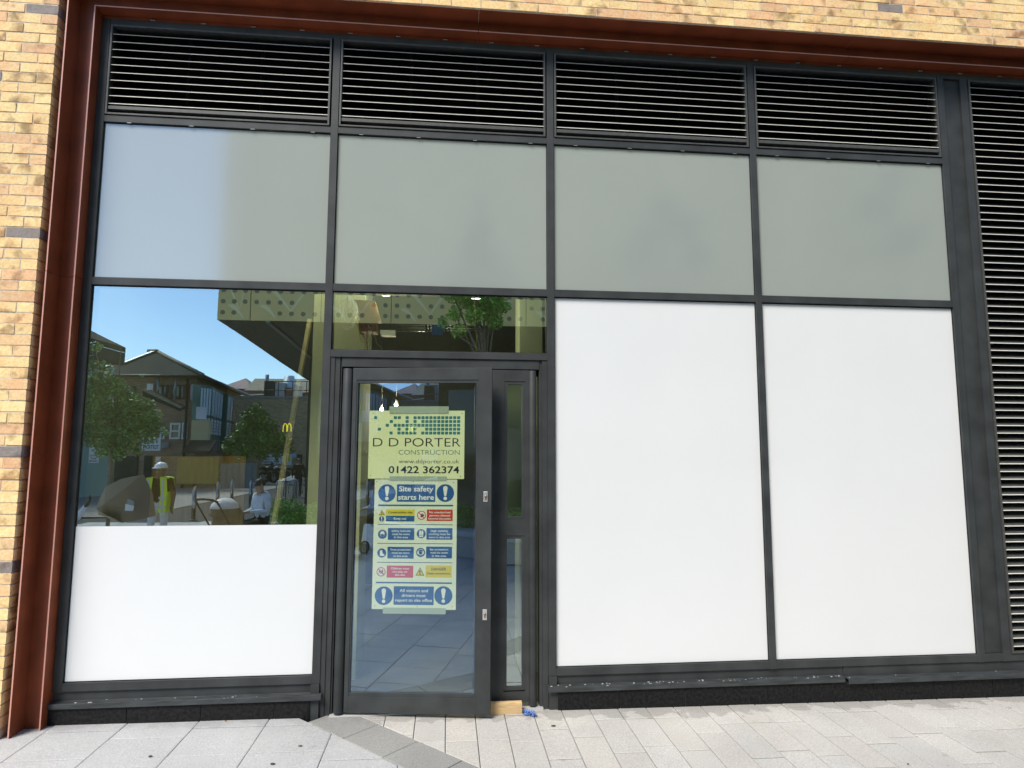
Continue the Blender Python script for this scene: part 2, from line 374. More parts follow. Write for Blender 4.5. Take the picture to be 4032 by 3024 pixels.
for (xa_, xb_) in ((-60, -9.14), (12.1, 60)):
    g = MB(); g.prism([(xa_, .0, -.04), (xb_, .0, -.04), (xb_, -12.51, -.04), (xa_, -12.51, -.04)], (0, 0, .021)); tag(g.build('plaza', bpy.data.materials['plaza_concrete']), kind='structure')
# road
a0, a1 = rg(700, 2000), rg(930, 1953); dn = (a1-a0).normalized()
b0, b1 = rg(725, 1921), rg(1130, 1911); 
n0 = a0-dn*3; n1 = a0+dn*60; f0 = b0-(b1-b0).normalized()*60; f1 = b0+(b1-b0).normalized()*60
_d2 = (b1-b0).normalized(); _det = dn.x*_d2.y-dn.y*_d2.x; _t = ((b0.x-a0.x)*_d2.y-(b0.y-a0.y)*_d2.x)/_det; nX = a0+dn*_t
g = MB(); g.prism([(p.x, p.y, -.012) for p in ((n0, nX, f0, Vector((f0.x, n0.y, 0))))], (0, 0, .01))
tag(g.build('road', M['asphalt']), kind='structure')
g = MB(); fd = (b1-b0).normalized(); nn = Vector((-fd.y, fd.x, 0)); nn = nn if nn.y < 0 else -nn
q = [f0, f1, f1+nn*.15, f0+nn*.15]; g.prism([(p.x, p.y, -.01) for p in q], (0, 0, .12))
tag(g.build('kerb', M['kerb']), kind='structure')
q = [f0+nn*.153, f1+nn*.153, f1+nn*30, f0+nn*30]; g = MB(); g.prism([(p.x, p.y, -.01) for p in q], (0, 0, .10))
tag(g.build('far_pavement', M['ground']), kind='structure')
# ------------------------------------------------------------------ BRICK BUILDING
bld = thing('brick_building', 'yellow stock brick building wall with brown steel surround around the dark grey shopfront', 'building')
Mbrick = bpy.data.materials.new('yellow_stock_brick'); Mbrick.use_nodes = True
t = Mbrick.node_tree; b = t.nodes['Principled BSDF']; L = t.links.new
a = t.nodes.new('ShaderNodeAttribute'); a.attribute_name = 'tint'; co = t.nodes.new('ShaderNodeTexCoord')
n = t.nodes.new('ShaderNodeTexNoise'); n.inputs['Scale'].default_value = 7; n.inputs['Detail'].default_value = 4; _vs = t.nodes.new('ShaderNodeVectorMath'); _vs.operation = 'SCALE'; _vs.inputs['Scale'].default_value = 43; L(a.outputs['Color'], _vs.inputs[0])
_va = t.nodes.new('ShaderNodeVectorMath'); L(co.outputs['Object'], _va.inputs[0]); L(_vs.outputs[0], _va.inputs[1]); L(_va.outputs[0], n.inputs['Vector'])
r = t.nodes.new('ShaderNodeValToRGB'); r.color_ramp.elements[0].position = .33; r.color_ramp.elements[0].color = (.46, .41, .39, 1); r.color_ramp.elements[1].position = .46; r.color_ramp.elements[1].color = (1, 1, 1, 1)
L(n.outputs[0], r.inputs[0])
n2 = t.nodes.new('ShaderNodeTexNoise'); n2.inputs['Scale'].default_value = 60; n2.inputs['Detail'].default_value = 5; L(co.outputs['Object'], n2.inputs['Vector'])
r2 = t.nodes.new('ShaderNodeValToRGB'); r2.color_ramp.elements[0].position = .3; r2.color_ramp.elements[0].color = (.85, .81, .76, 1); r2.color_ramp.elements[1].position = .6; r2.color_ramp.elements[1].color = (1.0, 1, 1, 1); L(n2.outputs[0], r2.inputs[0])
n3 = t.nodes.new('ShaderNodeTexNoise'); n3.inputs['Scale'].default_value = 11; n3.inputs['Detail'].default_value = 2; L(co.outputs['Object'], n3.inputs['Vector'])
r3 = t.nodes.new('ShaderNodeValToRGB'); r3.color_ramp.elements[0].position = .42; r3.color_ramp.elements[0].color = (1, 1, 1, 1); r3.color_ramp.elements[1].position = .62; r3.color_ramp.elements[1].color = (1.0, .90, .86, 1); L(n3.outputs[0], r3.inputs[0])
prev = a.outputs['Color']
for rr in (r, r2, r3):
    mm = t.nodes.new('ShaderNodeMix'); mm.data_type = 'RGBA'; mm.blend_type = 'MULTIPLY'; mm.inputs['Factor'].default_value = 1
    L(prev, mm.inputs['A']); L(rr.outputs[0], mm.inputs['B']); prev = mm.outputs['Result']
L(prev, b.inputs['Base Color']); b.inputs['Roughness'].default_value = .85
bp = t.nodes.new('ShaderNodeBump'); bp.inputs['Strength'].default_value = .5; bp.inputs['Distance'].default_value = .006; L(n2.outputs[0], bp.inputs['Height']); L(bp.outputs[0], b.inputs['Normal'])
wall = MB()
YB = -.23; XE = -2.82; ZB = 5.228
dark_at = [(-2.935, 4.994), (-3.17, 4.467), (-2.925, 3.352), (-2.892, 1.80), (-2.86, 1.06), (3.53, 5.50), (-3.4, 2.7)]
def bricks(x0, x1, z0, z1, zref, phase, edge=None):
    r0 = math.ceil((z0-zref)/.075-.01); z = zref+r0*.075; i = r0
    while z < z1-.02:
        off = (0 if i % 2 else .1125)
        if phase == 'L': xs = [XE-(.1025 if i % 2 else .215)-.225*k for k in range(8)]; rng = [(xs[0], XE-.0)]+[(xs[k+1], xs[k]-.01) for k in range(7)]
        else:
            xs = []; xx = x0+off
            rng = [(x0+off+.225*k, x0+off+.225*k+.215) for k in range(int((x1-x0)/.225)+1)]
        for (p, q_) in rng:
            if q_ < x0: continue
            h = random.random(); k = random.uniform(.88, 1.03)
            c = (.96*k, .73*k, .36*k) if h < .6 else ((.94*k, .66*k, .35*k) if h < .9 else (.86*k, .56*k, .31*k))
            for dx, dz in dark_at:
                if p < dx < q_ and z < dz < z+.075: c = (.28, .255, .24)
            wall.box(p, q_, YB+random.uniform(0, .003), YB+.1, z+.005, z+.070, 0, c, j=.0014)
        z += .075; i += 1
zl = 2.327 % .075-.005
bricks(-3.85, XE, 0, 6.0, zl-.075*2, 'L')
bricks(XE+.0, 7.2, ZB, 6.0, ZB+.0, 'T')
wall.box(-3.85, XE-.006, YB+.0045, .25, -.05, 6.02, 1)
wall.box(XE+.0, 7.2, YB+.0045, .25, ZB+.004, 6.02, 1)
o = wall.build('brick_wall', [Mbrick, M['mortar']], bld, bevel=0)
# second skin: the reveal behind the flange and the wall beyond the right louvre
g = MB(); g.box(6.1, 7.2, -.1, .25, -.05, ZB, 0); g.build('end_wall', M['dark'], bld)
# steel surround
prof = [(-2.644, 5.1022, .006), (-2.647, 5.130, .006), (-2.647, 5.130, -.092), (-2.656, 5.139, -.092), (-2.656, 5.139, -.058), (-2.767, 5.229, -.058),
        (-2.767, 5.229, -.208), (-2.776, 5.239, -.208), (-2.776, 5.239, .03), (-2.644, 5.1022, .03)]
def surround(kind, a, b_):
    m = MB(); n = len(prof); A = []; B = []
    for (px, pz, py) in prof:
        if kind == 'v': A.append((px, py, a)); B.append((px, py, b_ if b_ is not None else pz))
        else: A.append((a if a is not None else px, py, pz)); B.append((b_, py, pz))
    for i in range(n):
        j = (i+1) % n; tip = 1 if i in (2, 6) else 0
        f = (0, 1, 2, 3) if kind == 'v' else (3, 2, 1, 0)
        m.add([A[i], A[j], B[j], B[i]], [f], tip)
    m.add(A, [tuple(range(n))], 0); m.add(B, [tuple(range(n))], 0)
    return m.build('steel_surround', [M['steel'], M['steel_edge']], bld)
surround('v', -.02, 3.072); surround('v', 3.076, None)
surround('h', None, .196); surround('h', .200, 3.291); surround('h', 3.295, 6.1)
for i in range(22):
    x = -2.3+.37*i; g = MB(); g.box(x, x+.035, -.002, .004, 5.106, 5.112); g.build('drain_cap', M['chrome'], bld)
# interior shell
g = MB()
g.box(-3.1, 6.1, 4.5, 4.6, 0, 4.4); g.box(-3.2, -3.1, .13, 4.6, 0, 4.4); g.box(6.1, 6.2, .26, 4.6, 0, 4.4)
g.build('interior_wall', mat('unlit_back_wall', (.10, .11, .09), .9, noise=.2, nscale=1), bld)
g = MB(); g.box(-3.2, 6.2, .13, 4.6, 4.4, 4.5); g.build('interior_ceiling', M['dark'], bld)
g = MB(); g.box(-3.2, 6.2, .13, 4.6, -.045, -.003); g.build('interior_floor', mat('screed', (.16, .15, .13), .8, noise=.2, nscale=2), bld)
c0 = at(1219, 1700, .7).x; c1 = at(1425, 1700, .7).x; g = MB(); g.box(c0, c1, .7, 1.2, 0, 4.4); g.build('interior_column', M['interior'], bld)
c0 = at(2046, 1300, .75).x; c1 = at(2135, 1300, .75).x; g = MB(); g.box(c0, c1, .75, 1.1, 0, 4.4); g.build('interior_column', M['interior'], bld)
# ------------------------------------------------------------------ SHOPFRONT
shop = thing('shopfront', 'dark grey aluminium shopfront of four bays with louvres, frosted and white filmed panes', 'shopfront')
X = dict(m1=(-2.643, -2.583), m2=(-.929, -.875), m3=(.755, .810), m4=(2.4466, 2.4986), m5=(4.155, 4.212), m6=(4.368, 4.432))
bays = [(-2.583, -.929), (-.875, .755), (.810, 2.4466), (2.4986, 4.155)]
def part(name, boxes, m, bevel=.0015, parent=None):
    g = MB()
    for bx in boxes: g.box(*bx)
    return g.build(name, m, parent or shop, bevel)
for k, (a, b_) in X.items():
    z0 = .212
    part('mullion', [(a, b_, 0, .12, z0, 5.102)], M['frame'])
for i, (a, b_) in enumerate(bays+[(4.432, 6.1), (4.212, 4.368)]):
    part('head_rail', [(a, b_, .002, .12, 5.056, 5.102)], M['frame'])
    if i != 1: part('bottom_rail', [(a, b_, .002, .12, .214, .270)], M['frame'])
for (a, b_) in bays:
    part('transom', [(a, b_, .002, .12, 4.283, 4.334)], M['frame'])
    part('transom', [(a, b_, .002, .12, 3.041, 3.096)], M['frame'])
    for k in range(4): x = a+(b_-a)*(.1+.27*k); part('drain_cap', [(x, x+.03, .001, .006, 4.279, 4.2815)], M['chrome'], 0)
# panes: frosted above, white film below
def pane(name, a, b_, z0, z1, m, y=.020, th=.006):
    return part(name, [(a, b_, y, y+th, z0, z1)], m, 0)
def gasket(a, b_, z0, z1, y=.0185, w_=.005):
    o_ = [(a, z0), (b_, z0), (b_, z1), (a, z1)]; i_ = [(a+w_, z0+w_), (b_-w_, z0+w_), (b_-w_, z1-w_*1.6), (a+w_, z1-w_*1.6)]
    vs = [(p[0], yy_, p[1]) for yy_ in (y, .03) for p in o_+i_]; fs = []
    for k in range(4):
        j = (k+1) % 4; fs += [(k, j, j+4, k+4), (k+8, k+12, j+12, j+8), (k, k+8, j+8, j), (k+4, j+4, j+12, k+12)]
    MB().add(vs, fs).build('gasket', M['frame_dark'], shop)
for (a, b_) in bays:
    pane('frosted_pane', a+.002, b_-.002, 3.098, 4.281, M['frost'], .02); gasket(a, b_, 3.0965, 4.2825)
for (a, b_) in bays[2:]:
    pane('white_film_pane', a+.002, b_-.002, .272, 3.039, M['white_film'], .022); gasket(a, b_, .2705, 3.0405)
a, b_ = bays[0]
glass_pane('window_glass', a+.002, b_-.002, .022, .028, .272, 3.039, M['glass'], shop); gasket(a, b_, .2705, 3.0405)
zf = at(700, 2070, .02).z
part('white_film', [(a+.006, b_-.006, .0195, .0215, .276, zf)], M['white_film'], 0)
a, b_ = bays[1]
glass_pane('window_glass', a+.002, b_-.002, .022, .028, 2.595, 3.039, M['glass'], shop); gasket(a, b_, 2.5935, 3.0405)
# louvres
def blade(g, a, b_, z, y=.004, d=.075, rise=.054, lip=.0075):
    # sloping blade: outer edge low with a small upright lip
    pts = [(a, y, z), (a, y+.0035, z+lip), (a, y+.007, z+lip+.001), (a, y+d, z+rise+.004), (a, y+d, z+rise), (a, y+.004, z+.001)]
    g.prism(pts, (b_-a, 0, 0))
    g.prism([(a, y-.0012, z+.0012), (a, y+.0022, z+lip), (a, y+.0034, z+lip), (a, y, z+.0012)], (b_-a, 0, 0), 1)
def louvre(a, b_, z0, z1, zs, name='louvre_panel'):
    fr = part(name, [(a, a+.014, -.006, .09, z0, z1), (b_-.014, b_, -.006, .09, z0, z1), (a+.014, b_-.014, -.005, .09, z1-.012, z1), (a+.014, b_-.014, -.005, .09, z0, z0+.012)], M['louvre'], .001)
    g = MB()
    for z in zs: blade(g, a+.014, b_-.014, z)
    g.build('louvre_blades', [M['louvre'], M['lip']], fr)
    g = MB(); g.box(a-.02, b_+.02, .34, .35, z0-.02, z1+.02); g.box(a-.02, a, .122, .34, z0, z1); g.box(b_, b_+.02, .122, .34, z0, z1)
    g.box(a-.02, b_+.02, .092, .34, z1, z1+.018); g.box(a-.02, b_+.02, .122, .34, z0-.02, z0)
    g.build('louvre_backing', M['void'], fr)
    nst = max(2, int((b_-a)/.6))
    for k in range(nst): x = a+(b_-a)*(k+1)/(nst+1); part('louvre_strut', [(x-.012, x+.012, .085, .11, z0+.02, z1-.02)], M['void_strut'], 0, fr)
    return fr
zs = [4.976-.0614*k for k in range(10)]
for (a, b_) in bays:
    fr = louvre(a+.006, b_-.012, 4.340, 5.052, zs)
    g = MB(); g.prism([(a+.02, .002, 4.384), (a+.02, .002, 4.408), (a+.02, .05, 4.445), (a+.02, .05, 4.38)], (b_-a-.046, 0, 0)); g.build('louvre_sill_blade', M['louvre'], fr)
zr = [4.984-.0622*k for k in range(76)]
louvre(4.442, 6.09, .272, 5.052, [z for z in zr if z > .275])
# cover panel between the last mullions, with scratches
part('cover_panel', [(4.212, 4.368, .022, .05, .272, 5.054)], M['frame'])
# foot: apron, sills, plinth, jamb posts
part('apron_flashing', [(-2.645, -.936, .016, .12, .115, .2125)], M['frame'])
part('apron_flashing', [(.816, 3.035, .016, .12, .115, .2125)], M['frame'])
part('apron_flashing', [(3.037, 6.1, .012, .12, .112, .2120)], M['frame'])
def sill(a, b_, yf, zt, spat=60):
    g = MB(); prof_ = [(a, .016, zt+.007), (a, yf, zt), (a, yf, zt-.034), (a, yf+.003, zt-.034), (a, yf+.003, zt-.003), (a, .016, zt+.004)]
    g.prism(prof_, (b_-a, 0, 0)); s_ = g.build('sill', M['sill'], shop, .0025)
    g = MB()
    for k in range(spat):
        x = random.uniform(a+.01, b_-.01); y = random.uniform(yf+.004, .01); w_ = random.uniform(.0015, .006)*random.choice([.6, 1, 1]); zz = zt+.007*(y-yf)/(.016-yf)
        g.box(x-w_*1.3, x+w_*1.3, y-w_*.5, y+w_*.5, zz-.001, zz+.0015, 0)
    if spat: tag(g.build('plaster_spatter', M['spatter'], s_), kind='stuff')
sill(-2.645, -.857, -.036, .148, 14); sill(.746, 3.02, -.036, .145, 60); sill(3.040, 6.1, -.046, .134, 12)
def plinth(a, b_, joints):
    js = [a]+joints+[b_]
    g = MB()
    for p, q_ in zip(js[:-1], js[1:]): g.box(p+.003, q_-.003, -.022, .1, -.08, .111, 0)
    g.box(a, b_, -.016, .1, -.08, .109, 1)
    g.build('stone_plinth', [M['plinth'], M['mortar_dark']], shop, .001)
plinth(-2.66, -.936, [-2.144, -1.661, -1.172]); plinth(.816, 6.1, [1.282, 1.773, 2.264, 2.757, 3.252, 3.742, 4.236, 4.73, 5.22, 5.71])
part('jamb_post', [(-.935, -.876, -.010, .12, -.05, .2115)], M['frame']); part('jamb_post', [(.757, .815, -.010, .12, -.05, .2115)], M['frame'])
# door frame
part('transom', [(-.875, .755, .000, .12, 2.540, 2.592)], M['frame'])
part('door_frame', [(-.8745, -.841, .006, .12, -.03, 2.5395), (-.841, -.803, .012, .12, -.03, 2.5395), (-.803, -.790, .022, .12, -.03, 2.5395),
                    (.7135, .7545, .006, .12, -.03, 2.5395), (.690, .7135, .016, .12, -.03, 2.5395),
                    (-.790, .690, .010, .12, 2.468, 2.5395)], M['frame'])
part('gap_light_block', [(-.803, -.690, .058, .12, -.003, 2.467)], M['frame_dark'], 0)  # strips added behind the door gaps to block lamp light leaking through
part('gap_light_block', [(-.690, .690, .064, .12, 2.425, 2.467)], M['frame_dark'], 0)
part('threshold', [(-.803, .713, -.020, .11, -.03, .000)], M['threshold'])
# side leaf
g = MB(); y0, y1 = .014, .06
gl = [(.1485+.299, .560, 1.360, 2.352), (.448, .560, .140, 1.197)]
for bx in [(.20, .425, y0, y1, .035, 2.462), (.583, .612, y0, y1, .035, 2.462), (.425, .583, y0, y1, 2.375, 2.462), (.425, .583, y0, y1, 1.220, 1.337), (.425, .583, y0, y1, .035, .108)]: g.box(*bx)
for (a, b_, z0, z1) in gl:
    for bx in [(.425, a, y0+.004, y1-.004, z0-.023, z1+.023), (b_, .583, y0+.004, y1-.004, z0-.023, z1+.023), (a, b_, y0+.004, y1-.004, z1, z1+.023), (a, b_, y0+.004, y1-.004, z0-.023, z0)]: g.box(*bx)
g.tube([(.640, .026, .01), (.640, .026, 2.458)], .030, 20)
sl_ = g.build('side_leaf', M['frame'], shop, .001)
for (a, b_, z0, z1) in gl: glass_pane('side_leaf_glass', a, b_, .034, .040, z0, z1, M['glass'], sl_)
# main door, standing slightly open
door = thing('entrance_door', None, None, (-.75, 0, 0), rad(-7.6)); door.parent = shop
del_keys = [k for k in ('category',) if k in door.keys()]
g = MB(); y0, y1 = -.004, .050; S0, S1 = .046, 1.078
for bx in [(S0, .076, y0, y1, .018, 2.456), (.980, S1, y0, y1, .018, 2.456), (.076, .980, y0, y1, 2.367, 2.456), (.076, .980, y0, y1, .018, .127)]: g.box(*bx)
for bx in [(.076, .086, y0+.004, y1-.002, .127, 2.367), (.964, .980, y0+.004, y1-.002, .127, 2.367), (.086, .964, y0+.004, y1-.002, 2.344, 2.367), (.086, .964, y0+.004, y1-.002, .127, .153)]: g.box(*bx)
g.tube([(0.005, .012, .012), (0.005, .012, 2.452)], .036, 20)
g.build('door_leaf', M['frame'], door, .0012)
glass_pane('door_glass', .086, .964, .012, .018, .153, 2.344, M['door_glass'], door)
for z in (1.518, .694):
    g = MB(); g.box(1.021, 1.052, -.0085, -.004, z-.037, z+.037)
    lk = g.build('lock_plate', M['chrome'], door, .002)
    g = MB(); g.tube([(1.037, -.014, z+.004), (1.037, -.0085, z+.004)], .0085, 14); g.box(1.033, 1.041, -.013, -.0085, z-.020, z-.004)
    g.build('lock_cylinder', M['brass'], lk)
for z in (.3, 2.1): part('door_hinge', [(-.036, -.010, .018, .05, z, z+.1)], M['frame'], 0, door)
# ------------------------------------------------------------------ SIGNS behind the door glass
DOORM = dict(loc=(-.75, 0, 0), rz=rad(-7.6))
def disc(g, x, z, r, mi, y, n=28, r0=0):
    vs = []; fs = []
    if r0 == 0:
        g.add([(x+r*math.cos(2*PI*k/n), y, z+r*math.sin(2*PI*k/n)) for k in range(n)], [tuple(range(n))], mi)
    else:
        for k in range(n): c_, s_ = math.cos(2*PI*k/n), math.sin(2*PI*k/n); vs += [(x+r*c_, y, z+r*s_), (x+r0*c_, y, z+r0*s_)]
        for k in range(n): j = (k+1) % n; fs.append((2*k, 2*j, 2*j+1, 2*k+1))
        g.add(vs, fs, mi)
def rrect(g, x0, x1, z0, z1, mi, y, r=.004):
    pts = []
    for cx, cz, a in ((x1-r, z1-r, 0), (x0+r, z1-r, 90), (x0+r, z0+r, 180), (x1-r, z0+r, 270)):
        for k in range(4): an = rad(a+30*k); pts.append((cx+r*math.cos(an), y, cz+r*math.sin(an)))
    g.add(pts, [tuple(range(len(pts)))], mi)
def poly(g, pts, mi, y): g.add([(p[0], y, p[1]) for p in pts], [tuple(range(len(pts)))], mi)
def excl(g, x, z, h, mi, y):
    w_ = h*.16; n = 10
    top = [(x+w_*math.cos(PI*k/n), z+h*.5-w_+w_*math.sin(PI*k/n)) for k in range(n+1)]
    poly(g, top+[(x-w_*.42, z-h*.20), (x+w_*.42, z-h*.20)], mi, y); disc(g, x, z-h*.5+h*.13, h*.125, mi, y, 16)
def triangle(g, x0, x1, z0, z1, y):
    xm = (x0+x1)/2; poly(g, [(x0, z0), (x1, z0), (xm, z1)], 3, y)
    k = .80; cx, cz = xm, z0+(z1-z0)*.36
    poly(g, [(cx+(p[0]-cx)*k, cz+(p[1]-cz)*k) for p in ((x0, z0), (x1, z0), (xm, z1))], 5, y-.0004); excl(g, xm, cz+.0, (z1-z0)*.55, 3, y-.0008)
s1 = thing('construction_sign', 'pale green company sign with teal squares and phone number behind door glass', 'sign', **DOORM)
g = MB(); g.box(.170, .876, .0225, .0255, 1.643, 2.141); g.build('sign_board', M['sign_board'], s1)
YS = .0221
logo = ["X....XX..X.XXXXXXXXXXXX", "....X....X.X.XXXXXXXXXX", "...X.XXXXXXXXXXXXXXXXXX", ".X....X.X.X..XXXXXXXXX."]
g = MB(); cw = (.8433-.2045+.0062)/22.0; x0 = .2045; zt = 2.1003; ch = (2.1003-1.965+.0062)/5
rows = ["X....XX..X.XXXXXXXXXXX"[:22], "....X....X.X.XXXXXXXXX"[:22]]
R5 = [set([0, 5, 6, 8])|set(range(10, 22)), set([4, 8, 10])|set(range(12, 22)), set([3, 5, 6, 7, 8, 9, 10, 11])|set(range(12, 22)), set([1, 6, 8, 10])|set(range(13, 22)), set([4, 6, 7, 8, 9, 10])|set(range(12, 22))]
for ri, S in enumerate(R5):
    for k in S: rrect(g, x0+k*cw, x0+k*cw+.0235, zt-ri*ch-.0215, zt-ri*ch, 0, YS, .004)
g.build('logo_squares', M['teal_ink'], s1)
g = MB(); textmesh(g, 'D D PORTER', .2011, 1.8775, .0655, 0, YS, wfit=.646, bold=-.006)
textmesh(g, 'www.ddporter.co.uk', .3938, 1.7555, .030, 0, YS, wfit=.446, bold=-.004)
textmesh(g, '01422 362374', .3210, 1.6842, .0515, 0, YS, wfit=.5195, bold=.018)
for (x, z) in ((.199, 2.12), (.52, 2.124), (.857, 2.120), (.188, 1.665), (.85, 1.660)): disc(g, x, z, .0035, 0, YS, 10)
g.build('black_lettering', M['ink'], s1)
g = MB(); textmesh(g, 'CONSTRUCTION', .3920, 1.8182, .036, 0, YS, wfit=.450, bold=-.008); g.build('teal_lettering', M['grey_ink'], s1)
s2 = thing('safety_sign', 'tall mint green site safety notice with blue, red and yellow panels behind door glass', 'sign', **DOORM)
g = MB(); g.box(.2215, .8265, .0225, .0255, .718, 1.638); g.build('sign_board', M['sign_board2'], s2)
SM = [M['sblue'], M['swhite'], M['sred'], M['ink'], M['sred2'], M['syel'], M['sign_board2']]
g = MB(); tx = MB(); yt = YS-.0004; yt2 = YS-.0008
for (x, z) in ((.3132, 1.5385), (.7405, 1.5410)): disc(g, x, z, .064, 0, YS, 36); excl(tx, x, z, .103, 1, yt)
rrect(g, .386, .668, 1.477, 1.603, 0, YS)
textmesh(tx, 'Site safety', .527, 1.5525, .038, 1, yt, 'CENTER', .252, .02); textmesh(tx, 'starts here', .527, 1.4925, .038, 1, yt, 'CENTER', .262, .02)
g.box(.252, .799, YS, YS+.0003, 1.4455, 1.4570, 0)
triangle(tx, .2576, .3012, 1.380, 1.4197, YS); disc(g, .2787, 1.354, .0188, 0, YS); excl(tx, .2787, 1.354, .030, 1, yt)
rrect(g, .3086, .5184, 1.3816, 1.4215, 5, YS, .002); textmesh(tx, 'Construction site', .4135, 1.3945, .0155, 3, yt, 'CENTER', .176, .02)
rrect(g, .3088, .5184, 1.3364, 1.3775, 0, YS, .002); textmesh(tx, 'Keep out', .4135, 1.3500, .0155, 1, yt, 'CENTER', .092, .02)
disc(g, .5690, 1.3815, .032, 1, YS); disc(tx, .5690, 1.3815, .032, 2, yt, 32, .0262)
# raised hand
hx, hz = .572, 1.3765; poly(tx, [(hx-.010, hz-.010), (hx+.008, hz-.010), (hx+.012, hz+.006), (hx-.008, hz+.006)], 3, yt)
for k in range(4): poly(tx, [(hx-.008+.005*k, hz+.004), (hx-.0042+.005*k, hz+.004), (hx-.0035+.0055*k, hz+.018-.002*abs(k-1.5)), (hx-.0065+.0055*k, hz+.018-.002*abs(k-1.5))], 3, yt2)
poly(tx, [(hx+.008, hz-.006), (hx+.019, hz+.006), (hx+.016, hz+.009), (hx+.008, hz+.001)], 3, yt2)
def slash(x, z, r, mi, y):
    a = rad(-45); c_, s_ = math.cos(a), math.sin(a); w_ = .0030
    poly(tx, [(x-r*c_-w_*s_*-1, z-r*s_+w_*c_*-1), (x+r*c_+w_*s_, z+r*s_-w_*c_), (x+r*c_-w_*s_, z+r*s_+w_*c_), (x-r*c_-w_*s_, z-r*s_+w_*c_)], mi, y)
slash(.5690, 1.3815, .028, 2, yt2-.0004)
rrect(g, .6085, .7966, 1.3408, 1.4231, 2, YS, .002)
for k, s_ in enumerate(('No unauthorised', 'persons allowed', 'beyond this point')): textmesh(tx, s_, .7025, 1.3965-.0225*k, .0140, 1, yt, 'CENTER', (.154, .150, .162)[k], .018)
for z0, z1 in ((1.312, 1.3165), (1.1775, 1.182), (1.0435, 1.048)): g.box(.251, .798, YS, YS+.0003, z0, z1, 0)
g.box(.2475, .7965, YS, YS+.0003, .8985, .9085, 0)
def three(x0, x1, z0, z1, mi, L3, ws):
    rrect(g, x0, x1, z0, z1, mi, YS, .003)
    for k, s_ in enumerate(L3): textmesh(tx, s_, (x0+x1)/2, z1-.0265-.0225*k, .0140, 1, yt, 'CENTER', ws[k], .018)
three(.3268, .5189, 1.205, 1.289, 0, ('Safety helmets', 'must be worn', 'in this area'), (.138, .126, .102))
three(.6074, .7965, 1.2085, 1.2907, 0, ('High visibility', 'clothing must be', 'worn in this area'), (.126, .156, .154))
three(.3266, .5175, 1.0728, 1.1561, 0, ('Foot protection', 'must be worn', 'in this area'), (.145, .126, .102))
three(.6074, .7949, 1.076, 1.1592, 0, ('Ear protection', 'must be worn', 'in this area'), (.132, .126, .102))
three(.3247, .5162, .9387, 1.0234, 4, ('Children must', 'not play on', 'this site'), (.134, .106, .074))
for (x, z) in ((.2869, 1.2441), (.5695, 1.2498), (.2854, 1.1114), (.5674, 1.1173)): disc(g, x, z, .0325, 0, YS, 30)
# helmet head, vest, boot, ear muffs
x, z = .2869, 1.2441; disc(tx, x, z-.006, .0145, 1, yt, 20); disc(tx, x, z-.008, .0115, 0, yt2, 20); poly(tx, [(x-.020, z+.002), (x+.020, z+.002), (x+.018, z+.006), (x-.018, z+.006)], 1, yt2-.0004)
poly(tx, [(x+.016*math.cos(PI*k/10), z+.005+.018*math.sin(PI*k/10)) for k in range(11)], 1, yt2-.0002)
x, z = .5695, 1.2498; poly(tx, [(x-.014, z-.024), (x+.014, z-.024), (x+.016, z+.008), (x+.011, z+.024), (x+.005, z+.024), (x, z+.010), (x-.005, z+.024), (x-.011, z+.024), (x-.016, z+.008)], 1, yt)
tx.box(x-.014, x+.014, yt2, yt2+.0002, z-.012, z-.0095, 0); tx.box(x-.0008, x+.0008, yt2-.0003, yt2-.0001, z-.024, z+.010, 0)
x, z = .2854, 1.1114; poly(tx, [(x-.014, z-.020), (x+.020, z-.020), (x+.019, z-.010), (x+.006, z-.004), (x+.004, z+.020), (x-.014, z+.018)], 1, yt)
x, z = .5674, 1.1173; disc(tx, x, z+.002, .022, 1, yt, 26, .0185); disc(tx, x, z-.004, .013, 1, yt2, 20); disc(tx, x, z-.004, .0115, 0, yt2-.0003, 20)
for s_ in (-1, 1): rrect(tx, x+s_*.019-.0055, x+s_*.019+.0055, z-.012, z+.008, 1, yt2-.0005, .003)
disc(g, .2833, .9790, .0325, 1, YS, 30); disc(tx, .2833, .9790, .0325, 4, yt, 32, .0265)
for dx in (-.010, .008):   # two running children
    x, z = .2833+dx, .979; disc(tx, x+.002, z+.013, .0038, 3, yt2, 12)
    poly(tx, [(x-.003, z-.003), (x+.003, z-.003), (x+.004, z+.009), (x-.002, z+.009)], 3, yt2)
    for (p, q_) in (((x, z-.002), (x-.009, z-.016)), ((x+.002, z-.002), (x+.009, z-.013)), ((x+.002, z+.008), (x+.009, z+.003)), ((x-.001, z+.008), (x-.008, z+.001))):
        d = Vector((q_[0]-p[0], q_[1]-p[1])).normalized(); nx, nz = -d.y*.0013, d.x*.0013
        poly(tx, [(p[0]+nx, p[1]+nz), (p[0]-nx, p[1]-nz), (q_[0]-nx, q_[1]-nz), (q_[0]+nx, q_[1]+nz)], 3, yt2-.0002)
slash(.2833, .9790, .028, 4, yt2-.0006)
triangle(tx, .5336, .5970, .9550, 1.0125, YS)
rrect(g, .6068, .7943, .9422, 1.0273, 5, YS, .002); textmesh(tx, 'DANGER', .7005, .9915, .0195, 3, yt, 'CENTER', .108, .012); textmesh(tx, 'Deep excavations', .7005, .9645, .0145, 3, yt, 'CENTER', .164, .008)
for (x, z) in ((.3067, .8115), (.7364, .8165)): disc(g, x, z, .065, 0, YS, 36); excl(tx, x, z, .103, 1, yt)
rrect(g, .3785, .667, .7492, .8788, 0, YS)
for k, (s_, wf) in enumerate((('All visitors and', .205), ('drivers must', .173), ('report to site office', .265))): textmesh(tx, s_, .523, .8390-.0335*k, .0215, 1, yt, 'CENTER', wf, .014)
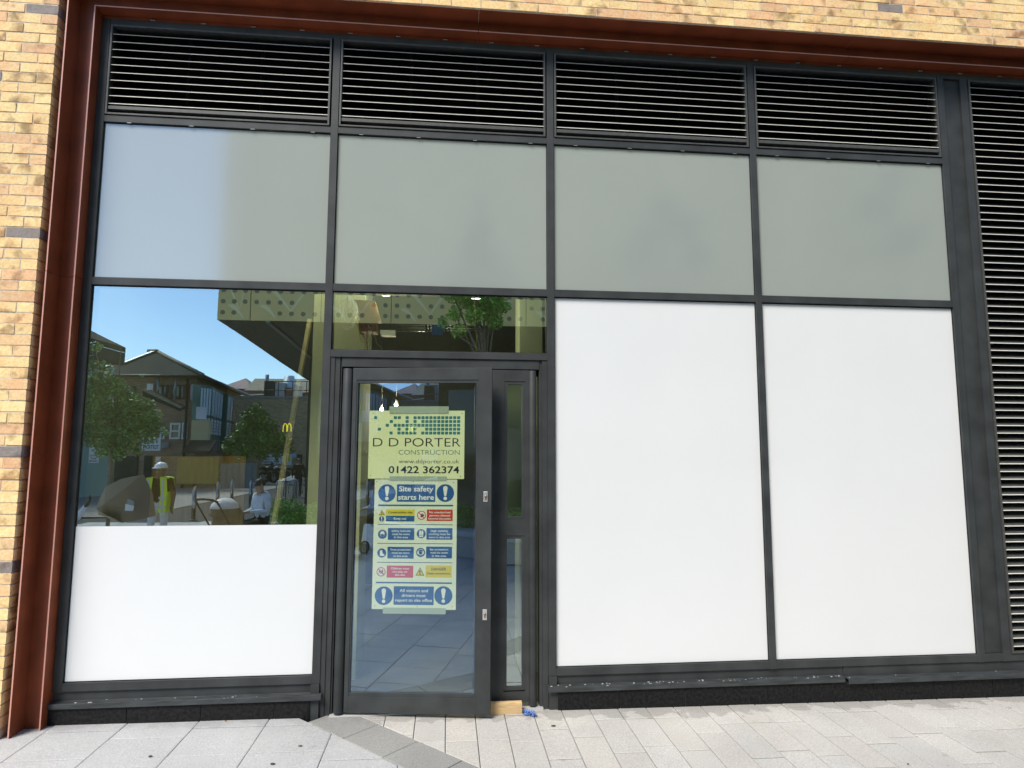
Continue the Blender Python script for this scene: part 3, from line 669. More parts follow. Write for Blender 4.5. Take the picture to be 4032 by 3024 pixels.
for (x, z) in ((.237, 1.622), (.505, 1.623), (.80, 1.616), (.243, .741), (.55, .738), (.80, .741)): disc(tx, x, z, .003, 3, yt, 10)
g.build('coloured_panels', SM, s2); tx.build('lettering', SM, s2)
tp = []
for (x0, x1, z0, z1, lb) in ((.318, .758, 2.12, 2.173, 'strip of clear tape holding the top of the company sign'), (.330, .750, 1.628, 1.661, 'strip of tape joining the company sign and the safety notice'), (.303, .755, .688, .73, 'strip of pale tape below the safety notice')):
    g = MB(); g.box(x0, x1, .0195, .0200, z0, z1) if z0 > 2 or z0 < 1 else g.box(x0, x1, .0205, .0209, z0, z1)
    o = g.build('tape_strip', M['tape']); o.location = DOORM['loc']; o.rotation_euler = (0, 0, DOORM['rz']); tag(o, lb, 'tape', 'tape strips on the door signs')
# ------------------------------------------------------------------ small things at the door
p = at(1250+1103/1.62, 2000+1298/1.62, -.055)
g = MB(); g.box(.322, .553, -.062, -.02, -.018, .062)
g2 = g.build('wood_block', M['wood'], None, .003); tag(g2, 'short sawn pine timber block lying against the foot of the side leaf', 'timber block')
g = MB()
for k in range(5):
    x0 = .560+.014*k; y0 = -.075-.010*k
    g.tube([(x0+random.uniform(-.015, .015), y0+random.uniform(-.015, .015), -.008), (x0+.012, y0-.005, .012+random.uniform(0, .012)), (x0+.03, y0-.018, -.006)], [.004, .008, .003], 7)
g.ball((.590, -.088, -.006), .026, .014, .011, rough=.3); g.ball((.630, -.113, -.008), .016, .010, .009, rough=.3)
tag(g.build('rubber_glove', M['blue']), 'crumpled blue rubber glove on the paving beside the timber block', 'glove')
def leafbit(x, y, s, c, lb, cat='leaf'):
    g = MB(); n = 9; z = gz(x)+.002
    vs = [(x+s*math.cos(2*PI*k/n)*(1+random.uniform(-.3, .2)), y+s*.55*math.sin(2*PI*k/n)*(1+random.uniform(-.3, .2)), z+.004+random.uniform(-.002, .004)) for k in range(n)]
    g.prism(vs, (0, 0, -.003)); return tag(g.build('dead_leaf', c), lb, cat)
Lb = mat('dead_leaf_brown', (.20, .11, .05), .8); Lg = mat('dark_litter', (.05, .045, .035), .8)
q = lambda zx, zy, s1_, ox, oy: (lambda d: (CAM+d*(-CAM.z/d.z)))(_ray(ox+zx/s1_, oy+zy/s1_))
for (zx, zy, s_, c_, lb) in ((330, 718, .018, Lb, 'tan curled leaf at the foot of the brown steel surround'), (1697, 961, .016, Lg, 'dark flat leaf on the pale slab left of the door'),
                            (1870, 847, .013, Lb, 'brown leaf on the pale slab nearest the diagonal band'), (937, 920, .013, Lg, 'dark litter lying on a slab joint below the white pane'), (1405, 697, .007, Lb, 'tiny reddish crumb near the black plinth')):
    p = q(zx, zy, 1.58, 0, 2400); leafbit(p.x, p.y, s_, c_, lb)
p = q(1505, 1378, 1.62, 1250, 2000); leafbit(p.x, p.y, .015, Lg, 'dark curled leaf on the warm setts below the blue glove')
p = q(1230, 1262, 2.1434, 3000, 2400); leafbit(p.x, p.y, .007, Lg, 'small dark speck of litter on the setts at far right')
# ------------------------------------------------------------------ INTERIOR (seen through clear glass)
def ipt(u, v, y): return at(u, v, y)
a, b_ = ipt(601, 1795, 2.0), ipt(965, 1795, 2.0)
g = MB()
k = 0; x = a.x
while x < b_.x: g.box(x, min(x+.6, b_.x)-.004, 2.0+.01*(k % 2), 2.04, 0, a.z); x += .6; k += 1
tag(g.build('board_partition', M['ply']), 'ochre boarded partition standing in the room behind the left window', 'partition')
a, b_ = ipt(700, 1660, 2.6), ipt(850, 1765, 2.6)
a, b_ = ipt(1218, 1255, .9), ipt(1072, 2075, .9)
g = MB(); d = (b_-a); nrm = Vector((d.z, 0, -d.x)).normalized()*.016
bb = a+d*1.35
g.prism([a-nrm, a+nrm, bb+nrm, bb-nrm], (0, .06, 0))
tag(g.build('timber_prop', mat('pale_timber', (.46, .42, .24), .7, noise=.08, nscale=6)), 'pale yellow timber leaning diagonally behind the left window', 'timber')

for (u, v, lb) in ((1519, 1160, 'round ceiling downlight behind the transom pane, left one'), (1874, 1172, 'round ceiling downlight behind the transom pane, right one')):
    p = ipt(u, v, .55); tl = thing('downlight', lb, 'ceiling light', (p.x, p.y, p.z), 0, 'downlights above the door')
    g = MB(); g.tube([(0, 0, .05), (0, 0, .0)], .05, 20); g.tube([(0, 0, .05), (0, 0, 4.4-p.z)], .006, 6); g.build('housing', M['stainless'], tl)
    g = MB(); g.tube([(0, 0, -.001), (0, 0, -.006)], .04, 20); g.build('lens', mat('downlight_lens', (.8, .9, .8), .3, emit=(.8, 1, .85, 2.5)), tl)
    ld = bpy.data.lights.new('downlight_light', 'POINT'); ld.energy = 2.5; ld.color = (.95, 1, .75); ld.shadow_soft_size = .05; lo = bpy.data.objects.new('downlight_light', ld); col.objects.link(lo); lo.parent = tl; lo.location = (0, 0, -.08)
for (u, v, lb) in ((1503, 1612, 'bare lit bulb hanging in the room, lower one beside the column'), (1560, 1594, 'bare lit bulb hanging in the room, upper one right of the other')):
    p = ipt(u, v, 1.9); tl = thing('bare_bulb', lb, 'light bulb', (p.x, p.y, p.z), 0, 'bare bulbs behind the company sign')
    g = MB(); g.ball((0, 0, 0), .019, .019, .024); g.build('bulb', mat('bulb_glow', (1, .9, .6), .3, emit=(1, .93, .62, 5)), tl)
    g = MB(); g.tube([(0, 0, .024), (0, 0, .07)], .012, 10); g.tube([(0, 0, .07), (0, 0, 4.4-p.z)], .002, 6); g.build('cable', M['black_metal'], tl)
    ld = bpy.data.lights.new('bulb_light', 'POINT'); ld.energy = 10; ld.color = (1, .90, .66); ld.shadow_soft_size = .05
    lo = bpy.data.objects.new('bulb_light', ld); col.objects.link(lo); lo.parent = tl; lo.location = (0, -.02, 0)
ld = bpy.data.lights.new('added_fill', 'POINT'); ld.energy = 60; ld.color = (1, .95, .66); ld.shadow_soft_size = .2  # unseen lamp, added to light the column fronts
lo = bpy.data.objects.new('added_fill_light', ld); col.objects.link(lo); lo.location = (-1.6, .45, 4.2)
tl = thing('added_fill_lamp', 'unseen added yellow lamp under the ceiling inside the left bay, lighting the column', 'added lamp', (-1.6, .45, 4.299)); lo.parent = tl; lo.location = (0, 0, -.12)
g = MB(); g.box(-.12, .12, -.05, .05, 0, .1); g.build('housing', M['syel'], tl); g = MB(); g.box(-.11, .11, -.045, .045, -.006, -.001); g.build('added_lamp_lens', mat('added_fill_lens', (1, .9, .7), .3, emit=(1, .93, .7, 5)), tl)
g = MB(); g.box(.36, .66, .42, .44, 1.22, 2.46)
tag(g.build('green_board', mat('moisture_board', (.30, .38, .27), .9, noise=.08, nscale=3)), 'tall grey green wall board standing just behind the side leaf glass', 'board')
# services above the door
g = MB()
for k in range(4):
    v = 1283+k*8; p0, p1 = ipt(1556, v-4, 1.35), ipt(1915, v+(3 if k < 2 else -4), 1.35); g.tube([p0, p1], .008, 8)
cp = thing('conduit_run', 'run of bare steel conduits with blue junction box behind the transom pane', 'pipes', (0, 0, 0)); g.build('conduit', M['stainless'], cp)
p0, p1 = ipt(1700, 1272, 1.3), ipt(1742, 1312, 1.3); g = MB(); g.box(p0.x, p1.x, 1.3, 1.42, p1.z, p0.z); g.build('junction_box', mat('blue_box', (.02, .07, .22), .4), cp)
p0, p1 = ipt(1676, 1275, 1.32), ipt(1766, 1309, 1.32); g = MB()
for x in (p0.x, p0.x+.03, p1.x-.03, p1.x): g.box(x, x+.008, 1.33, 1.37, p1.z, p0.z)
g.build('bracket', M['black_metal'], cp)
p0, p1 = ipt(1497, 1299, 1.3), ipt(1556, 1321, 1.3); g = MB(); g.box(p0.x, p1.x, 1.3, 1.4, p1.z, p0.z); g.build('trunking', M['upvc'], cp)
p0, p1 = ipt(1412, 1262, .55), ipt(1482, 1306, .55); g = MB(); g.box(p0.x, p1.x, .55, .695, p1.z, p0.z)
q0 = ipt(1400, 1180, .56); q1 = ipt(1495, 1185, .56); g.prism([(p0.x+.02, .56, p0.z+.003), (p1.x+.03, .56, p0.z+.003), (p1.x-.02, .56, q1.z), (q0.x-.01, .56, q0.z)], (0, .12, 0))
for k in range(3): disc(g, p0.x+.03+.035*k, (p0.z+p1.z)/2, .011, 1, .549)
tag(g.build('orange_duct_box', [mat('orange_fire_board', (.20, .095, .03), .6), M['dark']]), 'orange brown boxed duct hanging behind the transom pane', 'duct box')
g = MB(); c = ipt(1368, 1215, .5)
for k in range(12):
    r_ = random.uniform(.04, .085); ox, oz = random.uniform(-.03, .03), random.uniform(-.08, .07); an = random.uniform(-.5, .5)
    g.tube([(c.x+ox+r_*.75*math.cos(t_)*math.cos(an), c.y+.03*k*.2+r_*.3*math.sin(t_+an), c.z+oz+r_*1.4*math.sin(t_)) for t_ in [2*PI*i/16 for i in range(16)]], .0035, 5, closed=True, c=(1, 1, 1))
g.tube([(c.x, c.y, c.z+.05), (c.x-.01, c.y+.02, 4.39)], .006, 6)
tag(g.build('cable_coil', mat('grey_cable', (.75, .75, .66), .5)), 'loose coil of pale grey cable hanging behind the transom pane', 'cable')
cols = [(.5, .42, .03), (.35, .05, .05), (.4, .38, .3), (.03, .03, .03), (.45, .4, .2), (.1, .09, .08)]
for k, (us, nm) in enumerate((((1396, 1250, 1425, 1345, 1450, 1352, 1462, 1310), 'dark looped cable dangling below the grey coil'), ((1405, 1230, 1440, 1300, 1448, 1350, 1440, 1420), 'yellow cable dangling left of the conduit run'),
                             ((1450, 1300, 1456, 1340, 1458, 1380, 1460, 1430), 'dark red cable dangling below the orange duct'), ((1410, 1235, 1450, 1290, 1490, 1310, 1510, 1330), 'tan cable crossing the orange duct'),
                             ((1466, 1300, 1480, 1345, 1500, 1370, 1515, 1420), 'beige cable dangling below the white trunking'), ((1870, 1200, 1872, 1280, 1876, 1340, 1880, 1420), 'yellow green pull cord hanging beside the right downlight'))):
    P = [ipt(us[2*i], us[2*i+1], .45) for i in range(4)]; P2 = []
    for i in range(13):
        t_ = i/12*3; j = min(2, int(t_)); fr = t_-j; fr = fr*fr*(3-2*fr) if False else fr; P2.append(P[j].lerp(P[j+1], fr)+Vector((.006*math.sin(i*1.3+k), 0, 0)))
    P2 = [P2[0]+Vector((0, .05, .9))]+P2 if k == 5 else P2
    if k == 5: pass
    g = MB(); g.tube(P2, .004, 6); tag(g.build('hanging_cable', mat('cable_%d' % k, cols[k] if k != 5 else (.4, .42, .05), .5)), nm, 'cable')
# ------------------------------------------------------------------ THE SQUARE OPPOSITE (seen mirrored in the glass)
def wallbox(g, a, b_, z0, z1, th, mi=0, out=None):       # wall slab between two plan points
    d = Vector((b_[0]-a[0], b_[1]-a[1], 0)); n_ = Vector((-d.y, d.x, 0)).normalized()*th
    g.prism([(a[0], a[1], z0), (b_[0], b_[1], z0), (b_[0], b_[1], z1), (a[0], a[1], z1)], n_, mi)
def panel(name, m, parent, P, th=.06, off=0):            # P = 4 points of a flat panel, thickened away from the shop
    n_ = (P[1]-P[0]).cross(P[2]-P[0]).normalized()
    if n_.y < 0: n_ = -n_
    g = MB(); g.prism([p+n_*off for p in P], -n_*th); return g.build(name, m, parent)
def quad(u0, u1, v0, v1, w0, w1=None):                    # vertical rectangle: u range, v range measured at its first edge
    w1 = w0 if w1 is None else w1
    A = rf(u0, v0, w0); B = rf(u0, v1, w0); C_ = rf(u1, v0, w1); return [Vector((A.x, A.y, B.z)), Vector((C_.x, C_.y, B.z)), Vector((C_.x, C_.y, A.z)), A]
# --- golden cantilever building
FW = 13.0
p0 = rf(851, 1256, FW); p1 = rf(1217, 1500, 24.4); FX, FY, FZ = p0.x, p0.y, p0.z
gb = thing('gold_restaurant', 'building with gold perforated cantilever fascia and dark soffit, mirrored in the left window', 'building')
XR = 16.0; ZT = 9.6; x = FX; seams = [rf(980, 1258, FW).x]
while seams[-1] < XR: seams.append(seams[-1]+1.395)
xs_ = [FX]+seams
for k in range(len(xs_)-1):
    a, b_ = xs_[k], xs_[k+1]; fp = MB(); fp.box(a+.008, b_-.008, FY-.03, FY, FZ, ZT, 0)
    hs = .2255; ncol = int((b_-a-.06)/hs+.5) or 1
    for i in range(ncol):
        for j in range(22):
            cx = a+(b_-a)*(i+.5)/ncol; cz = FZ+.15+hs*j
            if random.random() < .22: continue
            n_ = 14; fp.add([(cx+(.053 if q_ % 2 else .043)*math.cos(2*PI*q_/n_), FY+.003, cz+(.053 if q_ % 2 else .043)*math.sin(2*PI*q_/n_)) for q_ in range(n_)], [tuple(range(n_-1, -1, -1))], 2)
    # ribbons of a leafy pattern printed on the panel
    for j in range(5):
        zc = FZ+.2+1.0*j
        for (xa, za, xb, zb) in ((a+.05, zc+.75, (a+b_)/2+.1, zc), ((a+b_)/2+.1, zc, b_-.05, zc+.7), (a+.2, zc+.1, a+.5, zc-.15)):
            pts = []
            for q_ in range(7):
                t_ = q_/6; px = xa+(xb-xa)*t_; pz = za+(zb-za)*t_+.06*math.sin(PI*t_); wd = .05*math.sin(PI*(.12+.76*t_))
                pts.append((px, pz, wd))
            up = [(p[0], FY+.0015, min(ZT, max(FZ, p[1]+p[2]))) for p in pts]; dn_ = [(p[0], FY+.0015, min(ZT, max(FZ, p[1]-p[2]))) for p in reversed(pts)]
            fp.add(list(reversed(up+dn_)), [tuple(range(14))], 1)
    fp.build('fascia_panel', [M['gold'], M['gold_light'], M['gold_hole']], gb)
g = MB(); g.prism([(FX, FY-.03, FZ), (XR, FY-.03, FZ), (XR, p1.y, FZ), (p1.x, p1.y, FZ)], (0, 0, .08)); g.build('soffit', M['soffit'], gb)
g = MB()
xa = rf(1040, 1262, FW).x; g.prism([(xa, FY-.04, FZ-.03), (xa+.09, FY-.04, FZ-.03), (rf(1330, 1500, 24.4).x+.1, p1.y, FZ-.03), (rf(1330, 1500, 24.4).x, p1.y, FZ-.03)], (0, 0, .028)); g.build('soffit_joint', M['gal'], gb)
g = MB(); g.prism([(FX, FY-.031, FZ+.08), (XR, FY-.031, FZ+.08), (XR, p1.y, FZ+.08), (p1.x, p1.y, FZ+.08)], (0, 0, ZT-FZ-.08)); g.build('upper_wall', mat('side_cladding', (.10, .09, .05), .5), gb)
bx = rf(1214, 1700, 18.2).x
g = MB(); g.box(bx, XR, p1.y+.02, FY-5.0, 0, FZ-.031); g.build('ground_floor_wall', M['dark'], gb)
g = MB(); g.box(bx+.3, XR-.2, FY-5.0, FY-4.95, .3, 3.6); g.build('shop_window', M['dglass'], gb)
# --- main brick house
hs_ = thing('brick_house', 'brown brick house with dark hipped roof and green glazed bays, mirrored in the left window', 'house')
W1 = 34.0; a = rf(380, 1479, W1); b_ = rf(776, 1477, W1); c_ = rf(946, 1545, 43.6); EZ = b_.z
fl = [(a.x, a.y), (b_.x, b_.y), (c_.x, c_.y), (a.x+(c_.x-b_.x), c_.y)]
g = MB(); g.prism([(p[0], p[1], 0) for p in fl], (0, 0, EZ)); g.build('wall', M['brick_far'], hs_)
r0, r1 = rf(428, 1386, 38.5), rf(622, 1388, 38.5)
def up(p, dz=0): return Vector((p.x, p.y, dz))
e = .45; A_ = Vector((a.x-e, a.y+e, EZ-.1)); B_ = Vector((b_.x+e, b_.y+e, EZ-.1)); Cc = Vector((c_.x+e, c_.y, EZ-.15)); D_ = Vector((fl[3][0]-e, c_.y, EZ-.15))
R0 = Vector((A_.x+.8, r0.y, r0.z)); R1 = Vector((r1.x, r1.y, r1.z)); 
g = MB(); g.add([A_, B_, Cc, D_, R0, R1], [(0, 1, 5, 4), (5, 2, 3, 4), (0, 4, 3), (0, 3, 2, 1)]); g.add([B_, Cc, R1], [(0, 1, 2)], 1); ro = g.build('roof', [M['rtile'], M['verge']], hs_)  # right slope paler: the light falling on it is put into its colour
g = MB(); g.tube([R1+Vector((0, 0, .05)), B_+Vector((0, 0, .08))], .09, 6); g.build('hip_ridge', M['verge'], ro)
g = MB(); g.tube([B_+Vector((0, 0, -.02)), Cc+Vector((0, 0, -.02))], .11, 6); g.build('side_gutter', M['black_metal'], ro)
g = MB(); g.tube([R0+Vector((0, 0, .05)), R1+Vector((0, 0, .05))], .14, 6); g.build('roof_ridge', M['verge'], ro)
pa_ = R0.lerp(R1, .62)+Vector((0, .05, .06)); pb_ = R0.lerp(R1, .22).lerp(A_.lerp(B_, .12), .62)+Vector((0, .05, .06))
g = MB(); g.prism([pa_+Vector((-.09, 0, 0)), pa_+Vector((.09, 0, 0)), pb_+Vector((.11, 0, 0)), pb_+Vector((-.11, 0, 0))], (0, .02, .03)); g.build('valley_flashing', M['gal'], ro)
g = MB(); g.tube([A_+Vector((0, .05, 0)), B_+Vector((0, .05, 0))], .07, 6); g.build('gutter', M['black_metal'], ro)
def win(u0, u1, v0, v1, w_, fm, gm, parent, fw=.07, cross=True, w1=None):
    Q = quad(u0, u1, v0, v1, w_, w1); n_ = (Q[1]-Q[0]).cross(Q[2]-Q[0]).normalized(); n_ = n_ if n_.y > 0 else -n_
    ex = (Q[1]-Q[0]).normalized(); W = (Q[1]-Q[0]).length; H_ = Q[3].z-Q[0].z; o_ = Q[0]; g = MB()
    def bar(x0, x1, z0, z1): g.prism([o_+ex*x0+Vector((0, 0, z0)), o_+ex*x1+Vector((0, 0, z0)), o_+ex*x1+Vector((0, 0, z1)), o_+ex*x0+Vector((0, 0, z1))], n_*.08)
    bar(0, W, 0, fw); bar(0, W, H_-fw, H_); bar(0, fw, fw, H_-fw); bar(W-fw, W, fw, H_-fw)
    if cross: bar(fw, W-fw, H_*.5-fw*.4, H_*.5+fw*.4)
    f_ = g.build('window', fm, parent); g = MB(); g.prism([o_+ex*fw+Vector((0, 0, fw)), o_+ex*(W-fw)+Vector((0, 0, fw)), o_+ex*(W-fw)+Vector((0, 0, H_-fw)), o_+ex*fw+Vector((0, 0, H_-fw))], n_*.03)
    g.build('pane', gm, f_); return f_
Wf = W1-.02
dkw = mat('brown_window_frame', (.05, .03, .02), .5)
win(612, 664, 1514, 1572, Wf, dkw, M['dglass'], hs_, .10, False); win(672, 731, 1514, 1572, Wf, dkw, M['dglass'], hs_, .10, False)
win(671, 712, 1664, 1728, Wf, M['upvc'], M['dglass'], hs_, .09); win(632, 650, 1680, 1728, Wf, M['upvc'], M['dglass'], hs_, .07)
panel('white_shutter', M['upvc'], hs_, quad(580, 604, 1510, 1558, Wf), .05, .07)
panel('red_poster', mat('red_poster', (.45, .03, .06), .5), hs_, quad(738, 752, 1513, 1576, Wf), .05, .07); panel('pale_poster', M['gal'], hs_, quad(753, 768, 1513, 1576, Wf), .05, .08)
g = MB(); pA = rf(735, 1560, Wf-.15); g.tube([(pA.x, pA.y, 0), (pA.x, pA.y, EZ-.2)], .06, 8); g.build('downpipe', M['black_metal'], hs_)
for u_ in (618, 688):
    g = MB(); pA = rf(u_, 1560, W1-.35); g.tube([(pA.x, pA.y, rf(u_, 1580, W1).z), (pA.x, pA.y, EZ)], .06, 8); g.build('timber_post', M['gal'], hs_)
# glazed corner bays
def bay(u0, u1, w0, w1, parent, nm):
    Q = quad(u0, u1, rf and 1492, 1700, w0, w1)
    A = rf(u0, 1700, w0); B = rf(u1, 1700, w1); zt = EZ-.55; zb = 2.2
    P = [Vector((A.x, A.y, zb)), Vector((B.x, B.y, zb)), Vector((B.x, B.y, zt)), Vector((A.x, A.y, zt))]
    n_ = (P[1]-P[0]).cross(P[2]-P[0]).normalized(); n_ = n_ if n_.dot(Vector((0, 4.8, 1.8))-P[0]) > 0 else -n_
    ex = (P[1]-P[0]).normalized(); W = (P[1]-P[0]).length
    g = MB(); g.prism(P, -n_*.5); base = g.build('bay_window', M['teal'], parent)
    n = 4
    for i in range(n):
        for (z0, z1, mm) in ((zt-1.5, zt-.15, M['skyglass']), (zt-2.45, zt-1.65, M['upvc']), (zb-.3, zt-2.7, M['gal'])):
            x0, x1 = W*(i+.24)/n, W*(i+.82)/n; o_ = Vector((P[0].x, P[0].y, 0))
            g = MB(); g.prism([o_+ex*x0+Vector((0, 0, z0)), o_+ex*x1+Vector((0, 0, z0)), o_+ex*x1+Vector((0, 0, z1)), o_+ex*x0+Vector((0, 0, z1))], n_*.03); g.build('pane', mm, base)
            if mm is M['upvc']:
                for q_ in range(4):
                    z_ = z0+.15+.15*q_; g = MB(); g.prism([o_+ex*(x0+.04)+n_*.03+Vector((0, 0, z_)), o_+ex*(x1-.04)+n_*.03+Vector((0, 0, z_)), o_+ex*(x1-.04)+n_*.03+Vector((0, 0, z_+.05)), o_+ex*(x0+.04)+n_*.03+Vector((0, 0, z_+.05))], n_*.01); g.build('menu_line', M['gal'], base)
bay(779, 822, 33.3, 33.9, hs_, ''); bay(824, 868, 34.2, 37.6, hs_, ''); bay(888, 930, 38.4, 42.0, hs_, '')
win(500, 535, 1520, 1566, Wf, dkw, M['dglass'], hs_, .10, False); win(718, 740, 1664, 1728, Wf, M['upvc'], M['dglass'], hs_, .07)
panel('menu_board', M['paper'], hs_, quad(772, 811, 1601, 1649, 33.1), .05, .02)
panel('bay_apron', mat('cream_apron', (.62, .52, .30), .7), hs_, quad(752, 822, 1653, 1732, 33.2), .3, 0)
g = MB(); aw = quad(748, 852, 1733, 1775, 32.6); g.prism([aw[3], aw[2], aw[1]+Vector((0, .9, 0)), aw[0]+Vector((0, .9, 0))], (0, 0, -.12)); g.build('awning', mat('brown_awning', (.10, .06, .025), .7), hs_)
panel('ochre_shutters', mat('ochre_shutter', (.50, .36, .12), .6), hs_, quad(700, 860, 1800, 1905, 33.6), .05, .02)
# lean-to canopy with tiled top
lt = [rf(560, 1537, 31), rf(706, 1608, 31), rf(706, 1618, 31), rf(560, 1560, 31)]
g = MB(); g.prism(lt, (-.6, -2.2, .25)); g.build('lean_to_roof', M['rtile'], hs_)
# shop signs of the house
def board(name, lb, cat, u0, u1, v0, v1, w_, m, lines, ink, h, bold=.02, extra=None):
    Q = quad(u0, u1, v0, v1, w_); x0, x1 = Q[0].x, Q[1].x; z0, z1 = Q[0].z, Q[3].z; y = Q[0].y
    t_ = thing(name, lb, cat, ((x0+x1)/2, y, z0)); g = MB(); W = x1-x0; H_ = z1-z0
    g.box(-W/2, W/2, -.04, 0, 0, H_); g.build('board', m, t_)
    if lines:
        g = MB(); tmp = MB()
        for k, (s_, zf_, hf, wf) in enumerate(lines):
            tmp = MB(); textmesh(tmp, s_, 0, 0, H_*hf, 0, 0, 'CENTER', W*wf, bold)
            # turn round: the board faces the shopfront (+y)
            g.add([(-v[0], .004, v[2]+H_*zf_) for v in tmp.v], tmp.f, 0)
        g.build('lettering', ink, t_)
    if extra: extra(t_, W, H_)
    return t_
board('shop_sign', 'white board with black word TUITION, mirrored beside the left tree', 'sign', 560, 631, 1722, 1775, 32.6, M['paper'], [('TUITION', .16, .30, .86), ('& Science', .62, .24, .7)], M['ink'], .3)
board('shop_sign', 'white notice board with rows of black words near the left edge of the window', 'sign', 350, 388, 1752, 1824, 22, M['paper'], [('K.', .72, .2, .5), ('NEW HOURS', .36, .10, .8), ('OPEN AT', .20, .10, .6), ('LUNCHTIME', .05, .10, .85)], M['ink'], .3)
board('wall_plaque', 'dark plaque with three small dots right of the TUITION board', 'plaque', 634, 664, 1742, 1762, 33.8, M['gal'], [('...', .4, .2, .6)], M['ink'], .3)
board('wall_notice', 'small white notice beside the hi-vis worker', 'notice', 612, 630, 1799, 1824, 33.8, M['paper'], [('7 7 1', .2, .2, .7)], M['ink'], .3)
# dark shop doors at street level of the house
for (u0, u1) in ((455, 545), (570, 604)):
    panel('dark_shopfront', M['dark'], hs_, quad(u0, u1, 1795, 1900, Wf), .05, .06)
# --- left building with green glass
lb_ = thing('glazed_building', 'building with green glass front under a deep dark roof edge, mirrored far left', 'building')
A = rf(300, 1270, 22.5); B = rf(418, 1372, 28.4); hz = rf(330, 1290, 24).z
g = MB(); wallbox(g, (A.x-3, A.y+3.2), (B.x, B.y), 0, hz-.9, .4); wl = g.build('wall', M['tealglass'], lb_)
A2 = Vector((A.x-3, A.y+3.2, 0)); dv = Vector((B.x, B.y, 0))-A2; L_ = dv.length; dv.normalize(); n_ = Vector((-dv.y, dv.x, 0)); n_ = n_ if n_.y > 0 else -n_
k = 0.0
while k < L_:
    g = MB(); p = A2+dv*k+n_*.0; g.prism([p, p+dv*.09, p+dv*.09+n_*.12, p+n_*.12], (0, 0, hz-.95)); g.build('window_post', M['teal'], lb_); k += 1.1
for z in (2.6, 3.5):
    g = MB(); g.prism([A2+Vector((0, 0, z)), A2+dv*L_+Vector((0, 0, z)), A2+dv*L_+n_*.14+Vector((0, 0, z)), A2+n_*.14+Vector((0, 0, z))], (0, 0, .14 if z < 3 else .1)); g.build('window_rail', M['teal'], lb_)
E1 = rf(493, 1371, 28.6); E0 = A2+n_*1.3
g = MB(); E1b = Vector((E1.x, E1.y, 0)); ed = (E1b-Vector((E0.x, E0.y, 0)))
g.prism([Vector((E0.x, E0.y, hz)), Vector((E1.x, E1.y, hz)), Vector((E1.x, E1.y, hz))-n_*3.2+Vector((0, 0, 1.6)), Vector((E0.x, E0.y, hz))-n_*3.2+Vector((0, 0, 1.6))], (0, 0, -.22)); g.build('roof', M['rtile'], lb_)
g = MB(); g.prism([Vector((E0.x, E0.y, hz-.23)), Vector((E1.x, E1.y, hz-.23)), Vector((E1.x, E1.y, hz-.23))-n_*1.4, Vector((E0.x, E0.y, hz-.23))-n_*1.4], (0, 0, -.5)); g.build('eaves', M['dark'], lb_)
# --- right: tan brick building with roof plant, dark red house behind
tb = thing('tan_brick_building', 'tan brick building with flat roof, railings and plant, mirrored behind the right tree', 'building')
W2 = 40.0; Q = quad(928, 1245, 1566, 1900, W2); g = MB(); ZP = Q[3].z
g.box(Q[0].x, Q[1].x+6, Q[0].y-9, Q[0].y, 0, ZP); g.build('wall', M['brick_tan'], tb)
g = MB(); g.box(Q[0].x, Q[1].x+6, Q[0].y-.3, Q[0].y+.06, ZP, ZP+.12); g.build('parapet', M['kerb'], tb)
for (u0, u1, v0, v1, mm, nm) in ((1085, 1123, 1506, 1562, M['gal'], 'plant_unit'), (1126, 1150, 1526, 1562, M['brick_red'], 'plant_housing'), (1152, 1172, 1515, 1555, M['stone'], 'plant_housing'), (1040, 1082, 1500, 1562, M['dark'], 'plant_screen')):
    Q2 = quad(u0, u1, v0, v1, W2+2); g = MB(); g.box(Q2[0].x, Q2[1].x, Q2[0].y-1.5, Q2[0].y, ZP-.1, Q2[3].z); g.build(nm, mm, tb)
g = MB(); c0 = rf(1140, 1526, W2+3); ct = rf(1140, 1480, W2+3)
g.tube([(c0.x, c0.y, ZP), (c0.x, c0.y, c0.z), (c0.x, c0.y, c0.z+.02), (ct.x, ct.y, ct.z)], [.5, .5, .48, .30], 16); g.build('flue', mat('pale_flue', (.55, .65, .68), .4), tb)
g = MB(); c0 = rf(1051, 1500, W2+3); g.tube([(c0.x, c0.y, ZP), (c0.x, c0.y, rf(1051, 1474, W2+3).z)], .12, 10); g.build('vent_pipe', M['gal'], tb)
for z in (.55, 1.1):
    g = MB(); g.tube([(rf(1030, 1560, W2).x, Q[0].y-.5, ZP+z), (Q[1].x+5, Q[0].y-.5, ZP+z)], .035, 6); g.build('railing', M['black_metal'], tb)
for k in range(9):
    x = rf(1030, 1560, W2).x+k*.85; g = MB(); g.tube([(x, Q[0].y-.5, ZP+.1), (x, Q[0].y-.5, ZP+1.1)], .03, 6); g.build('railing_post', M['black_metal'], tb)
Q3 = quad(1172, 1192, 1782, 1900, W2); g = MB(); g.box(Q3[0].x, Q3[1].x, Q3[0].y, Q3[0].y+.05, 0, Q3[3].z-.1); g.build('doorway', M['dark'], tb)
rb = thing('red_brick_house', 'dark red brick house with brown tiled roof ridge, farthest back in the reflection', 'house')
W3 = 52.0; Q = quad(900, 1290, 1535, 1900, W3); g = MB(); g.box(Q[0].x-1, Q[1].x, Q[0].y-8, Q[0].y, 0, Q[3].z); g.build('wall', M['brick_red'], rb)
zt = rf(1050, 1490, W3+3).z
g = MB(); xa, xb = rf(946, 1530, W3).x, Q[1].x+1; xc, xd = rf(1002, 1490, W3+3).x, rf(1132, 1490, W3+3).x
